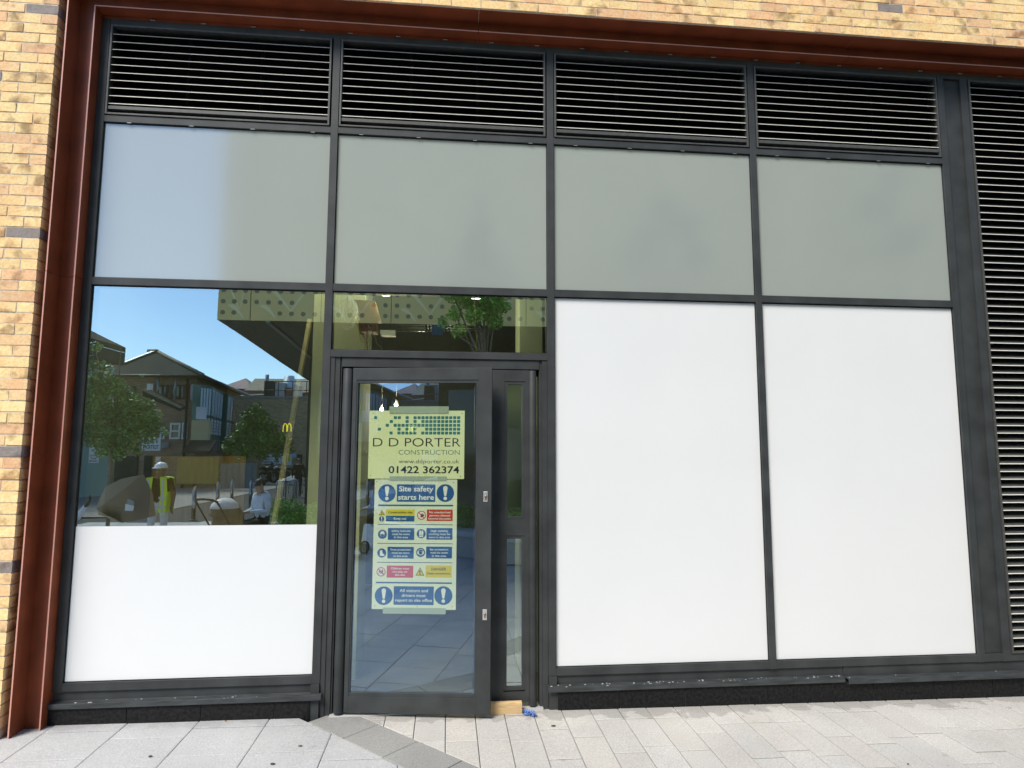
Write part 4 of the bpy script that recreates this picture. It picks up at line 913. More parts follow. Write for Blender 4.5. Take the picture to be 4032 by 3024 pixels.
g.add([(xa, Q[0].y+.4, Q[3].z-.5), (xb, Q[0].y+.4, Q[3].z), (xd+1.5, Q[0].y-3, zt), (xc, Q[0].y-3, zt), (xa, Q[0].y-8, Q[3].z-.5), (xb, Q[0].y-8, Q[3].z)], [(0, 1, 2, 3), (1, 5, 2), (3, 4, 0), (2, 5, 4, 3), (0, 4, 5, 1)]); g.build('roof', M['verge'], rb)
pk = thing('pyramid_roof_house', 'house with small pinkish pyramid roof rising between the two buildings', 'house')
W4 = 60.0; c0 = rf(925, 1486, W4); bq = quad(875, 975, 1530, 1900, W4)
g = MB(); g.box(bq[0].x, bq[1].x, bq[0].y-6, bq[0].y, 0, bq[3].z); g.build('wall', M['brick_red'], pk)
g = MB(); h_ = (bq[1].x-bq[0].x)/2+.4; cx = (bq[0].x+bq[1].x)/2; cy = bq[0].y-3
g.add([(cx-h_, cy-3.4, bq[3].z), (cx+h_, cy-3.4, bq[3].z), (cx+h_, cy+3.4, bq[3].z), (cx-h_, cy+3.4, bq[3].z), (c0.x, cy, c0.z+.3)], [(0, 1, 4), (1, 2, 4), (2, 3, 4), (3, 0, 4), (3, 2, 1, 0)]); g.build('roof', mat('pink_tiles', (.30, .19, .18), .8, noise=.2, nscale=3), pk)
# distant terrace closing the square on the far right and left so that no bare horizon shows
for (x0, x1, yd, h_, nm, lb, mm) in ((-75, -32, -52, 7.5, 'terrace_house', 'long plain brick terrace closing the square behind the left tree', M['brick_far']), (9.2, 60, -42, 9, 'terrace_house', 'long red brick terrace beyond the gold building', M['brick_red'])):
    tr_ = thing(nm, lb, 'terrace', (0, 0, 0)); g = MB(); g.box(x0, x1, yd-8, yd, 0, h_); g.build('wall', mm, tr_)
    g = MB(); g.add([(x0-.3, yd+.3, h_), (x1+.3, yd+.3, h_), (x1+.3, yd-8.3, h_), (x0-.3, yd-8.3, h_), (x0, yd-4, h_+3), (x1, yd-4, h_+3)], [(0, 1, 5, 4), (2, 3, 4, 5), (3, 0, 4), (1, 2, 5), (3, 2, 1, 0)]); g.build('roof', M['rtile'], tr_)
    x = x0+2
    while x < x1-2:
        for z in (1.0, 4.4): g = MB(); g.box(x, x+1.1, yd, yd+.05, z, z+1.5); g.build('window', M['dglass'], tr_)
        x += 3.0
# --- signs, hoarding
def burger(t_, W, H_):
    g = MB(); g.ball((0, .01, H_*.52), W*.17, .02, H_*.28, z0=0); g.build('picture_bun_top', mat('picture_bun', (.55, .22, .06), .6), t_)
    g = MB(); g.box(-W*.17, W*.17, .0, .02, H_*.42, H_*.50); g.build('picture_filling', mat('picture_salad', (.45, .30, .05), .6), t_)
    g = MB(); g.box(-W*.16, W*.16, .0, .021, H_*.30, H_*.415); g.build('picture_patty', mat('picture_patty', (.12, .04, .02), .6), t_)
    g = MB(); g.box(-W*.16, W*.16, .0, .02, H_*.18, H_*.295); g.build('picture_bun_base', mat('picture_bun2', (.6, .33, .1), .6), t_)
def yellowbox(t_, W, H_): pass
board('poster', 'pale blue poster with a burger picture, mirrored below the right tree', 'poster', 1072, 1112, 1772, 1832, 38.4, mat('poster_blue', (.68, .86, .95), .5), None, M['ink'], .2, extra=burger)
board('poster', 'pale blue poster with yellow box beside the burger poster', 'poster', 1113, 1151, 1770, 1832, 38.4, mat('poster_blue2', (.68, .86, .95), .5), None, M['ink'], .2,
      extra=lambda t_, W, H_: (lambda g: (g.box(-W*.36, W*.36, .0, .015, H_*.25, H_*.66), g.build('yellow_panel', M['syel'], t_)))(MB()))
board('poster', 'white poster with three lines of black words left of the burger poster', 'poster', 1031, 1071, 1790, 1827, 38.4, M['paper'], [('Want your', .66, .17, .8), ('meal', .40, .17, .45), ('delivered?', .12, .17, .85)], M['ink'], .2)
board('poster', 'small blue square sign with a pale symbol at the end of the posters', 'poster', 1152, 1167, 1784, 1801, 38.4, mat('poster_blue3', (.30, .5, .8), .5), [('B', .25, .5, .4)], M['paper'], .2)
hp = thing('hoarding', 'grey blue metal hoarding panels standing behind the parked motorbikes', 'hoarding')
for k in range(6):
    u0 = 868+25*k; Q = quad(u0, u0+23.5, 1826, 1912, 31.5); g = MB(); g.box(Q[0].x, Q[1].x, Q[0].y-.06, Q[0].y, .09, Q[3].z); g.build('hoarding_panel', mat('hoarding_blue_grey', (.19, .23, .25), .6), hp)
# --- golden arches sign on a slim post
ms = thing('arches_sign', 'small bright yellow double-arch M sign, mirrored in front of the right tree', 'sign')
W5 = 15.2; c0 = rf(1130, 1700, W5); h_ = rf(1130, 1667, W5).z-c0.z; wd = (rf(1147, 1700, W5).x-rf(1113, 1700, W5).x)/2
g = MB()
for s_ in (-1, 1):
    P = []
    for q_ in range(15):
        t_ = q_/14; an = PI*t_; P.append(Vector((c0.x+s_*wd*.5-wd*.46*math.cos(an), c0.y, c0.z+h_*(.02+.96*math.sin(an)**.62))))
    g.tube(P, [wd*.10+.0*k for k in range(15)], 8)
g.build('double_arch', mat('sign_yellow', (.95, .75, .02), .4, emit=(1, .78, .02, .9)), ms)
g = MB(); g.tube([(c0.x, c0.y-.04, 0), (c0.x, c0.y-.04, c0.z+.05)], .012, 8); g.build('post', M['black_metal'], ms)
# --- planter with bench edge, bushes
pts = [rg(978, 2200), rg(1085, 2216), rg(1400, 2205), rg(1800, 2195), rg(2050, 2216), rg(2500, 2260)]
pl = thing('planter', 'curved pale stone planter wall used as a bench, mirrored in the door glass', 'planter')
fx = rf(978, 2055, 12.6); front = [Vector((fx.x, fx.y-.35, 0))]+[Vector((fx.x+.12, fx.y+.0, 0)), Vector((fx.x+.45, fx.y+.25, 0)), Vector((-1.9, -6.9, 0)), Vector((-.6, -6.35, 0)), Vector((.6, -5.95, 0)), Vector((2.0, -5.7, 0)), Vector((3.6, -5.6, 0)), Vector((6, -5.8, 0))]
def catm(P, n=6):
    out = []
    for i in range(len(P)-1):
        p0, p1, p2, p3 = P[max(0, i-1)], P[i], P[i+1], P[min(len(P)-1, i+2)]
        for k in range(n):
            t_ = k/n; out.append(.5*((2*p1)+(p2-p0)*t_+(2*p0-5*p1+4*p2-p3)*t_*t_+(3*p1-p0-3*p2+p3)*t_**3))
    return out+[P[-1]]
fr_ = catm(front); back = [Vector((6, -7.7, 0)), Vector((3, -7.9, 0)), Vector((0, -8.0, 0)), Vector((fx.x+.5, -8.35, 0)), Vector((fx.x+.1, -8.25, 0))]
ring = fr_+back
g = MB(); g.prism([(p.x, p.y, 0) for p in ring], (0, 0, .36)); g.build('planter_wall', M['stone'], pl)
cen = sum(ring, Vector())/len(ring)
def off_poly(R_, d):
    out = []
    for i in range(len(R_)):
        a, b_ = R_[i-1], R_[(i+1) % len(R_)]; t_ = (b_-a); nn_ = Vector((t_.y, -t_.x, 0)).normalized()
        if nn_.dot(R_[i]-cen) < 0: nn_ = -nn_
        out.append(R_[i]+nn_*d)
    return out
ou = off_poly(ring, .05); inn = off_poly(ring, -.40); n_ = len(ring); g = MB()
g.add([(p.x, p.y, .361) for p in ou]+[(p.x, p.y, .45) for p in ou]+[(p.x, p.y, .45) for p in inn]+[(p.x, p.y, .361) for p in inn],
      [f for i in range(n_) for j in [(i+1) % n_] for f in ((i, j, j+n_, i+n_), (i+n_, j+n_, j+2*n_, i+2*n_), (i+2*n_, j+2*n_, j+3*n_, i+3*n_), (i+3*n_, j+3*n_, j, i))])
g.build('planter_cap', mat('white_coping', (.62, .64, .64), .6, noise=.06, nscale=9), pl)
# foliage
def leaves(g, blobs, n, s0, s1, tlo=.5, thi=1.5, flat=.5):
    tot = sum(b_[3]*b_[4]*b_[5] for b_ in blobs)
    for (cx, cy, cz, rx, ry, rz) in blobs:
        m_ = int(n*rx*ry*rz/tot); tb_ = random.uniform(.75, 1.25)
        for _ in range(m_):
            u_ = Vector((random.gauss(0, 1), random.gauss(0, 1), random.gauss(0, 1))).normalized()*(random.random()**.42)
            p = Vector((cx+u_.x*rx, cy+u_.y*ry, cz+u_.z*rz)); s_ = random.uniform(s0, s1)
            ax = Vector((random.gauss(0, 1), random.gauss(0, 1), random.gauss(0, .5))).normalized(); bx_ = ax.cross(Vector((random.gauss(0, 1), random.gauss(0, 1), random.gauss(0, 1)))).normalized()
            k = random.uniform(tlo, thi)*tb_; c_ = (k*random.uniform(.85, 1.2), k, k*random.uniform(.7, 1.1))
            g.add([p-ax*s_, p-bx_*s_*flat+ax*s_*.1, p+ax*s_, p+bx_*s_*flat+ax*s_*.1], [(0, 1, 2, 3)], 0, c_)
def tree(name, lb, base, h0, blobs, n, s0, s1, lm='leaf', tr=.05, limbs=6, group=None):
    t_ = thing(name, lb, 'tree', base, 0, group); g = MB()
    B = [(bx[0]-base[0], bx[1]-base[1], bx[2], *bx[3:]) for bx in blobs]
    top = max(b_[2] for b_ in B); cx = sum(b_[0] for b_ in B)/len(B); cy = sum(b_[1] for b_ in B)/len(B)
    g.tube([(0, 0, -.02), (.02, 0, h0*.5), (cx*.3, cy*.3, h0), (cx, cy, (h0+top)/2), (cx, cy, top)], [tr, tr*.85, tr*.7, tr*.4, tr*.12], 9)
    for b_ in B[:14]:
        z0 = h0+random.uniform(-.1, .3)*(top-h0); g.tube([(cx*.4, cy*.4, z0), ((cx*.4+b_[0])/2, (cy*.4+b_[1])/2, (z0+b_[2])/2-.03), (b_[0], b_[1], b_[2])], [tr*.45, tr*.28, tr*.1], 6)
    g.build('trunk', M['bark'], t_); g = MB(); leaves(g, B, n, s0, s1); g.build('crown', M[lm], t_); return t_
def blobs_from(px, w_, rr=.9):    # px: (u, v, radius in photo px)
    out = []
    for (u, v, r_) in px: p = rf(u, v, w_); k = r_*w_/FPX; out.append((p.x, p.y+random.uniform(-.3, .3)*k*2, p.z, k, k*rr, k*.9))
    return out
bl = blobs_from([(372, 1365, 26), (352, 1430, 36), (385, 1440, 34), (410, 1500, 50), (350, 1510, 50), (330, 1560, 45), (320, 1650, 50), (450, 1520, 46), (480, 1560, 46), (400, 1570, 50), (345, 1590, 45), (530, 1590, 45), (575, 1600, 36), (590, 1640, 40), (450, 1630, 60), (380, 1660, 55),
                 (520, 1660, 55), (610, 1680, 34), (570, 1710, 40), (500, 1730, 50), (430, 1730, 55), (360, 1720, 45), (540, 1770, 30), (470, 1785, 34), (400, 1775, 34), (560, 1480, 14), (640, 1700, 18)], 16)
b0_ = rf(430, 1913, 16); tree('street_tree', 'leafy green tree mirrored at the left of the window, taller of the two', (b0_.x, b0_.y, 0), 1.7, bl, 9500, .028, .062, tr=.045)
bl = blobs_from([(1010, 1605, 24), (985, 1640, 32), (1030, 1640, 30), (960, 1680, 36), (1010, 1690, 44), (1060, 1680, 34), (930, 1725, 34), (985, 1740, 44), (1045, 1735, 44), (1100, 1730, 34), (900, 1760, 28), (950, 1785, 32), (1020, 1785, 34), (1090, 1775, 34), (1130, 1740, 24), (1145, 1775, 18), (890, 1735, 16)], 18.5)
b0_ = rf(1007, 1950, 18.5); tree('street_tree', 'rounded green street tree mirrored behind the seated man', (b0_.x, b0_.y, 0), 1.75, bl, 7500, .028, .062, tr=.045)
bl = blobs_from([(1760, 1190, 45), (1830, 1170, 55), (1900, 1200, 60), (1960, 1230, 50), (1780, 1250, 40), (1850, 1250, 60), (1930, 1290, 55), (1790, 1320, 35), (1870, 1330, 45), (1950, 1350, 40), (1740, 1360, 28), (1850, 1080, 60), (1930, 1100, 60), (1900, 980, 50), (1880, 890, 40), (2000, 1170, 40), (1810, 1390, 36), (1980, 1290, 35), (1880, 1010, 60)], 11.0)
b0_ = rf(1936, 1700, 11.0); tree('feathery_tree', 'feathery bright green tree mirrored in the transom pane above the door', (b0_.x, b0_.y, .40), 2.6, bl, 12000, .016, .045, 'leaf_light', tr=.06)
bl = blobs_from([(2560, 1000, 70), (2700, 960, 80), (2620, 880, 60), (2760, 1080, 70), (2500, 1100, 60), (3450, 900, 90), (3600, 1000, 90), (3520, 760, 70)], 12.2)
b0_ = rf(2640, 1700, 12.2); tree('feathery_tree', 'dim green tree mirrored softly in the third frosted pane', (b0_.x, b0_.y, .40), 2.6, bl[:5], 2500, .03, .06, 'leaf', tr=.06)
b0_ = rf(3520, 1700, 12.2); tree('feathery_tree', 'dim green tree mirrored softly in the fourth frosted pane', (b0_.x, b0_.y, .40), 2.6, bl[5:], 2500, .03, .06, 'leaf', tr=.06)
def bush(lb, u, v, w_, rx, rz, n, lm='leaf'):
    p = rf(u, v, w_); t_ = thing('bush', lb, 'bush', (p.x, p.y, .40)); g = MB()
    leaves(g, [(random.uniform(-rx*.6, rx*.6), random.uniform(-.3, .3), random.uniform(.1, rz*.7), rx*.5, .3, rz*.45) for _ in range(9)]+[(0, 0, rz*.3, rx*.9, .5, rz*.4)], n, .015, .035); g.build('foliage', M[lm], t_)
    g = MB(); 
    for k in range(6): a_ = k*1.05; g.tube([(0, 0, 0), (rx*.5*math.cos(a_), .2*math.sin(a_), rz*.7)], .008, 5)
    g.build('stems', M['bark'], t_)
M['bush'] = mat('bush_leaf_green', (.13, .36, .05), .55, attr='tint')
bush('low rounded green bush in the planter right of the seated man', 1135, 2020, 12.9, .42, .50, 3500, 'bush')
bush('low green bush in the planter at the right edge of the left window', 1265, 2025, 12.6, .40, .48, 2500, 'bush')
for (x_, y_, lb) in ((-1.6, -7.4, 'dark green bush in the middle of the planter'), (-.5, -7.2, 'green bush in the planter mirrored right of the safety sign'), (1.0, -7.0, 'green bush in the planter below the feathery tree'), (2.6, -6.9, 'green bush at the far right of the planter')):
    t_ = thing('bush', lb, 'bush', (x_, y_, .40)); g = MB(); leaves(g, [(random.uniform(-.4, .4), random.uniform(-.3, .3), random.uniform(.1, .35), .35, .3, .22) for _ in range(8)], 2200, .015, .035); g.build('foliage', M['bush'], t_)
# --- bollards
mb = MB(); mb.tube([(0, 0, 0), (0, 0, .80)], .055, 20); mb.add([(.055*math.cos(2*PI*k/20), .055*math.sin(2*PI*k/20), .80) for k in range(20)]+[(.055*math.cos(2*PI*k/20), .055*math.sin(2*PI*k/20), .88+.05*math.cos(2*PI*k/20)) for k in range(20)], [(k, (k+1) % 20, (k+1) % 20+20, k+20) for k in range(20)]+[tuple(range(20, 40))], 0, sm=False)
proto = None
for (u, v, hh, lb) in ((757, 2049, .9, 'slanted-top steel bollard right of the hi-vis worker'), (852, 2010, .9, 'slanted-top steel bollard behind the pram handle'), (909, 1990, .9, 'slanted-top steel bollard just behind the pram hood'), (984, 1994, .9, 'slanted-top steel bollard at the elbow of the seated man')):
    p = rg(u, v)
    if proto is None:
        proto = thing('bollard', lb, 'bollard', p, 0, 'steel bollards along the road'); mb.build('bollard_post', M['stainless'], proto); g = MB(); g.tube([(0, 0, 0), (0, 0, .02)], .085, 20); g.build('base_ring', M['gal'], proto)
    else:
        c_ = proto.copy(); col.objects.link(c_); c_.location = p; c_['label'] = lb
        for ch in list(proto.children): d_ = ch.copy(); col.objects.link(d_); d_.parent = c_
# --- cycle hoops
g0 = MB(); hoop_pts = [(-.31, 0, 0), (-.31, 0, .62)]+[(-.19-.12*math.cos(PI/2*k/5), 0, .62+.12*math.sin(PI/2*k/5)) for k in range(1, 6)]+[(.19+.12*math.sin(PI/2*k/5), 0, .62+.12*math.cos(PI/2*k/5)) for k in range(0, 6)]+[(.31, 0, 0)]
g0.tube(hoop_pts, .024, 10); hm = None
names = ['nearest', 'second nearest', 'third', 'fourth', 'fifth', 'farthest']
for k in range(6):
    p = rg(1118+9*k, 1972-6*k)
    if hm is None: o = g0.build('cycle_hoop', mat('pale_galvanised_hoop', (.62, .64, .66), .35)); hm = o
    else: o = hm.copy(); col.objects.link(o)
    o.location = p; tag(o, 'steel cycle hoop, %s of the row of six right of the seated man' % names[k], 'cycle stand', 'cycle hoops by the road')
# --- cafe chairs and table
def cafe_chair():
    t_ = thing('cafe_chair', 'x', 'chair', (0, 0, 0), 0, 'aluminium cafe chairs across the road')
    for sx in (-1, 1):
        g = MB(); g.tube([(sx*.25, -.24, 0), (sx*.24, -.20, .44), (sx*.26, -.18, .64), (sx*.26, .12, .66), (sx*.22, .24, .64), (sx*.20, .27, .80)], .014, 6); g.build('side_frame', M['gal'], t_)
        g = MB(); g.tube([(sx*.22, .26, 0), (sx*.21, .20, .44), (sx*.2, .27, .80)], .014, 6); g.build('rear_leg', M['gal'], t_)
    g = MB(); g.box(-.22, .22, -.20, .22, .43, .45); g.build('seat', M['gal'], t_)
    g = MB()
    for z in (.56, .66, .76): g.box(-.2, .2, .235, .25, z, z+.05)
    g.box(-.012, .012, .25, .256, .5, .8); g.build('backrest', M['gal'], t_); return t_
def copytree(o, parent=None):
    c_ = o.copy(); col.objects.link(c_); c_.parent = parent
    for ch in list(o.children): copytree(ch, c_)
    return c_
ch0 = cafe_chair(); first = True
for (u, dy, rz, lb) in ((782, 0, .3, 'aluminium cafe chair standing alone at the left of the row'), (838, -.5, 2.7, 'aluminium cafe chair turned away, left one of the middle pair'), (862, 0, .2, 'aluminium cafe chair with white paper behind it, right one of the middle pair'), (893, .1, -.5, 'aluminium cafe chair tipped towards its neighbour near the motorbikes'), (912, -.8, 1.2, 'aluminium cafe chair at the right end of the row')):
    c_ = ch0 if first else copytree(ch0); first = False; p = rg(u, 1919); c_.location = (p.x, p.y+dy, .09); c_.rotation_euler = (0, 0, rz); c_['label'] = lb
p = rg(828, 1919); t_ = thing('cafe_table', 'small round aluminium cafe table between the chairs', 'table', (p.x, p.y-.7, .09))
g = MB(); g.tube([(0, 0, .70), (0, 0, .725)], .33, 20); g.build('table_top', M['gal'], t_); g = MB(); g.tube([(0, 0, 0), (0, 0, .70)], .025, 8); g.tube([(0, 0, 0), (0, 0, .02)], .22, 14); g.build('table_leg', M['gal'], t_)
# --- motorbikes
def motorbike(paint):
    t_ = thing('motorbike', 'x', 'motorbike', (0, 0, 0), 0, 'motorbikes parked by the hoarding')
    for sx in (-.68, .66):
        g = MB(); g.tube([(sx+.27*math.cos(2*PI*k/20), 0, .31+.27*math.sin(2*PI*k/20)) for k in range(20)], .055, 8, closed=True); wh = g.build('wheel', M['tyre'], t_)
        g = MB(); g.tube([(sx, -.04, .31), (sx, .04, .31)], .06, 10)
        for k in range(5): a_ = 2*PI*k/5; g.tube([(sx, 0, .31), (sx+.23*math.cos(a_), 0, .31+.23*math.sin(a_))], .014, 5)
        g.build('rim', M['gal'], wh)
    g = MB(); g.ball((0, 0, .48), .30, .15, .17); g.ball((.02, 0, .40), .20, .17, .16); g.tube([(-.68, .08, .31), (0, .08, .36)], .03, 6); g.build('engine', M['black_metal'], t_)
    g = MB(); g.ball((.14, 0, .76), .28, .14, .14); g.ball((.52, 0, .80), .16, .15, .15); g.prism([(.45, -.08, .95), (.62, -.08, .86), (.50, -.08, 1.15)], (0, .16, 0)); g.build('fairing', paint, t_)
    g = MB(); g.ball((-.32, 0, .78), .36, .13, .07); g.ball((-.62, 0, .84), .16, .11, .07); g.build('seat', M['black_cloth'], t_)
    g = MB(); g.tube([(.66, .08, .31), (.50, .07, .80), (.42, .06, .98)], .025, 7); g.tube([(.66, -.08, .31), (.50, -.07, .80), (.42, -.06, .98)], .025, 7); g.build('fork', M['gal'], t_)
    g = MB(); g.tube([(.30, -.36, 1.02), (.40, -.15, 1.0), (.42, 0, .99), (.40, .15, 1.0), (.30, .36, 1.02)], .017, 7); hb = g.build('handlebar', M['black_metal'], t_)
    for sy in (-.34, .34): g = MB(); g.tube([(.36, sy*.8, 1.0), (.38, sy, 1.14)], .008, 5); g.ball((.38, sy, 1.17), .02, .06, .04); g.build('mirror', M['black_metal'], hb)
    g = MB(); g.ball((.68, 0, .82), .05, .08, .07); g.build('headlight', M['chrome'], t_)
    g = MB(); g.tube([(-.1, .15, .30), (-.75, .17, .42)], .045, 8); g.build('exhaust', M['gal'], t_); return t_
for (u, v, rz, pm, lb) in ((985, 1912, 2.6, M['red_paint'], 'red motorbike parked at the left end in front of the hoarding'), (1040, 1908, .5, M['black_metal'], 'black motorbike with headlight parked below the white poster'), (1078, 1907, .3, M['black_metal'], 'black motorbike parked below the burger poster'), (1122, 1906, 2.9, M['gal'], 'silver scooter parked at the right end of the row')):
    m_ = motorbike(pm); p = rg(u, v); m_.location = (p.x, p.y, .09); m_.rotation_euler = (0, 0, rz); m_['label'] = lb
# --- pram
pp = rf(895, 1960, 11.4); pr = thing('pram', 'brown pram with pale blanket over its hood beside the seated man', 'pram', (pp.x, pp.y, -.01), rad(28))
fm = mat('pram_brown', (.20, .15, .10), .8, noise=.15, nscale=10)
for sx in (-.24, .24):
    for sy, r_ in ((-.32, .10), (.34, .13)):
        g = MB(); g.tube([(sx, sy+r_*math.cos(2*PI*k/16), r_+.02+r_*math.sin(2*PI*k/16)) for k in range(16)], .02, 6, closed=True); wh = g.build('wheel', M['tyre'], pr); g = MB(); g.tube([(sx-.02, sy, r_+.02), (sx+.02, sy, r_+.02)], r_*.7, 12); g.build('rim', M['gal'], wh)
    g = MB(); g.tube([(sx, -.32, .14), (sx, .05, .45), (sx, .42, .98)], .014, 7); g.tube([(sx, .34, .15), (sx, .05, .45)], .014, 7); g.build('frame', M['black_metal'], pr)
g = MB(); g.tube([(-.24, .42, .98), (-.235, .46, 1.03), (-.17, .49, 1.06), (0, .50, 1.07), (.17, .49, 1.06), (.235, .46, 1.03), (.24, .42, .98)], .019, 8); g.build('handle', M['black_cloth'], pr)
g = MB(); g.ball((0, -.02, .62), .21, .30, .40, z0=-.55); g.build('seat_shell', fm, pr)
g = MB(); g.ball((0, .03, .74), .225, .30, .30, z0=.1, rough=.01); g.build('hood', fm, pr)
g = MB(); g.ball((0, .06, .86), .215, .26, .20, z0=.15, rough=.05); g.build('blanket', M['grey_cloth'], pr)
g = MB(); g.ball((0, .12, .25), .2, .2, .1); g.build('basket', M['black_cloth'], pr)
# ------------------------------------------------------------------ PEOPLE
def skin_mesh(name, J, E, mats, pick, root='pelvis', sub=2):
    names_ = list(J); me = bpy.data.meshes.new(name); me.from_pydata([J[n][0] for n in names_], [(names_.index(a_), names_.index(b_)) for a_, b_ in E], [])
    o = bpy.data.objects.new(name, me); col.objects.link(o); md = o.modifiers.new('s', 'SKIN'); md.use_smooth_shade = True
    lay = me.skin_vertices[0].data if me.skin_vertices else None
    if lay is None:
        bm = bmesh.new(); bm.from_mesh(me); bm.verts.layers.skin.verify(); bm.to_mesh(me); bm.free(); lay = me.skin_vertices[0].data
    for i, n in enumerate(names_):
        r_ = J[n][1]; lay[i].radius = r_ if isinstance(r_, tuple) else (r_, r_); lay[i].use_root = (n == root)
    sb = o.modifiers.new('u', 'SUBSURF'); sb.levels = sb.render_levels = sub
    dg = bpy.context.evaluated_depsgraph_get(); dg.update(); m2 = bpy.data.meshes.new_from_object(o.evaluated_get(dg))
    bpy.data.objects.remove(o); m2.materials.clear()
    for m_ in mats: m2.materials.append(m_)
    segs = [(Vector(J[a_][0]), Vector(J[b_][0]), a_, b_) for a_, b_ in E]
    for p in m2.polygons:
        c_ = p.center; best = None; bd = 1e9
        for s0_, s1_, a_, b_ in segs:
            d = s1_-s0_; t_ = max(0, min(1, (c_-s0_).dot(d)/max(1e-9, d.length_squared))); dd = (c_-(s0_+d*t_)).length
            if dd < bd: bd = dd; best = (a_, b_, t_)
        p.material_index = pick(*best); p.use_smooth = True
    o = bpy.data.objects.new(name, m2); col.objects.link(o); return o
def person(lb, loc, rz, pose, skinm, top, trousers, shoe, long_sleeve=True, scale=1.0, hair=True, helmet=False, vest=False, hood=False):
    t_ = thing('person', lb, 'person', loc, rz); t_.scale = (scale,)*3
    J = {}; E = []
    P = dict(pelvis=(0, 0, .95), belly=(0, 0, 1.10), chest=(0, 0, 1.30), neck=(0, .0, 1.47), head0=(0, -.01, 1.56), head1=(0, -.012, 1.66),
             shl=(.19, 0, 1.42), ell=(.25, .02, 1.14), wrl=(.27, -.06, .90), shr=(-.19, 0, 1.42), elr=(-.25, .02, 1.14), wrr=(-.27, -.06, .90),
             hil=(.10, 0, .90), knl=(.11, -.02, .50), anl=(.11, .03, .10), tol=(.12, -.13, .04), hir=(-.10, 0, .90), knr=(-.11, -.02, .50), anr=(-.11, .03, .10), tor=(-.12, -.13, .04))
    P.update(pose)
    Rr = dict(pelvis=(.16, .115), belly=(.15, .11), chest=(.18, .12), neck=.058, head0=(.075, .085), head1=(.078, .092), shl=.075, ell=.048, wrl=.031, shr=.075, elr=.048, wrr=.031,
              hil=.095, knl=.064, anl=.045, tol=.038, hir=.095, knr=.064, anr=.045, tor=.038)
    for k in P: J[k] = (P[k], Rr[k])
    E += [('pelvis', 'belly'), ('belly', 'chest'), ('chest', 'neck'), ('neck', 'head0'), ('head0', 'head1'), ('chest', 'shl'), ('shl', 'ell'), ('ell', 'wrl'), ('chest', 'shr'), ('shr', 'elr'), ('elr', 'wrr'),
          ('pelvis', 'hil'), ('hil', 'knl'), ('knl', 'anl'), ('anl', 'tol'), ('pelvis', 'hir'), ('hir', 'knr'), ('knr', 'anr'), ('anr', 'tor')]
    for s_, sg in (('l', 1), ('r', -1)):
        w_, e_ = Vector(P['wr'+s_]), Vector(P['el'+s_]); d = (w_-e_).normalized(); side = Vector((0, -1, 0)); side = (side-d*side.dot(d)).normalized(); nrm = d.cross(side)
        pm = w_+d*.055; J['pa'+s_] = (tuple(pm), (.036, .020)); E.append(('wr'+s_, 'pa'+s_))
        for k in range(4):
            b0 = w_+d*.095+side*(.030-.020*k); ln = (.034, .040, .037, .029)[k]; bend = -nrm*sg*.012
            n1, n2, n3 = 'f%d%s1' % (k, s_), 'f%d%s2' % (k, s_), 'f%d%s3' % (k, s_)
            J[n1] = (tuple(b0), .0095); J[n2] = (tuple(b0+d*ln+bend), .0085); J[n3] = (tuple(b0+d*ln*1.75+bend*3), .0072); E += [('pa'+s_, n1), (n1, n2), (n2, n3)]
        b0 = w_+d*.03+side*.034; J['t%s1' % s_] = (tuple(b0), .012); J['t%s2' % s_] = (tuple(b0+d*.03+side*.022), .010); J['t%s3' % s_] = (tuple(b0+d*.058+side*.026), .0085); E += [('wr'+s_, 't%s1' % s_), ('t%s1' % s_, 't%s2' % s_), ('t%s2' % s_, 't%s3' % s_)]
    def pick(a_, b_, t):
        if a_ in ('neck', 'head0') or b_ == 'head0' or (b_ == 'neck' and t > .8): return 0
        if a_.startswith(('wr', 'pa', 'f', 't')) or b_.startswith('pa'): return 0
        if a_.startswith('el'): return 1 if (long_sleeve and t < .97) else 0
        if a_.startswith('sh'): return 1 if (long_sleeve or t < .75) else 0
        if a_ in ('belly', 'chest'): return 1
        if a_ == 'pelvis' and b_ == 'belly': return 1 if t > .25 else 2
        if a_.startswith('an') or (a_.startswith('kn') and t > .95): return 3
        return 2
    o = skin_mesh('body', J, E, [skinm, top, trousers, shoe], pick); o.parent = t_
    h = Vector(P['head1']); h0_ = Vector(P['head0']); c_ = (h+h0_)/2+Vector((0, 0, .01)); fwd = Vector((0, -1, 0))
    if 'face' in pose: pass
    g = MB(); g.prism([c_+Vector((-.012, -.095, -.015)), c_+Vector((.012, -.095, -.015)), c_+Vector((.004, -.09, .03)), c_+Vector((-.004, -.09, .03))], (0, -.018, -.004)); g.build('nose', skinm, t_)
    for sx in (-1, 1):
        g = MB(); g.ball(c_+Vector((sx*.032, -.088, .022)), .013, .008, .008); g.ball(c_+Vector((sx*.032, -.094, .022)), .005, .004, .005, 1); g.build('eye', [M['paper'], M['ink']], t_)
        g = MB(); g.ball(c_+Vector((sx*.083, .0, .0)), .012, .02, .032); g.build('ear', skinm, t_)
    g = MB(); g.box(c_.x-.024, c_.x+.024, c_.y-.094, c_.y-.086, c_.z-.052, c_.z-.044); g.build('mouth', mat('lips', (.25, .09, .07), .5), t_)
    if hair: g = MB(); g.ball(c_+Vector((0, .018, .02)), .094, .104, .105, z0=-.25, rough=.02); g.build('hair', M['hair'], t_)
    if helmet:
        g = MB(); g.ball(c_+Vector((0, .0, .045)), .118, .145, .115, z0=.0); g.prism([c_+Vector((-.10, -.08, .042)), c_+Vector((.10, -.08, .042)), c_+Vector((.07, -.195, .035)), c_+Vector((-.07, -.195, .035))], (0, 0, .012)); g.build('hard_hat', M['helmet'], t_)
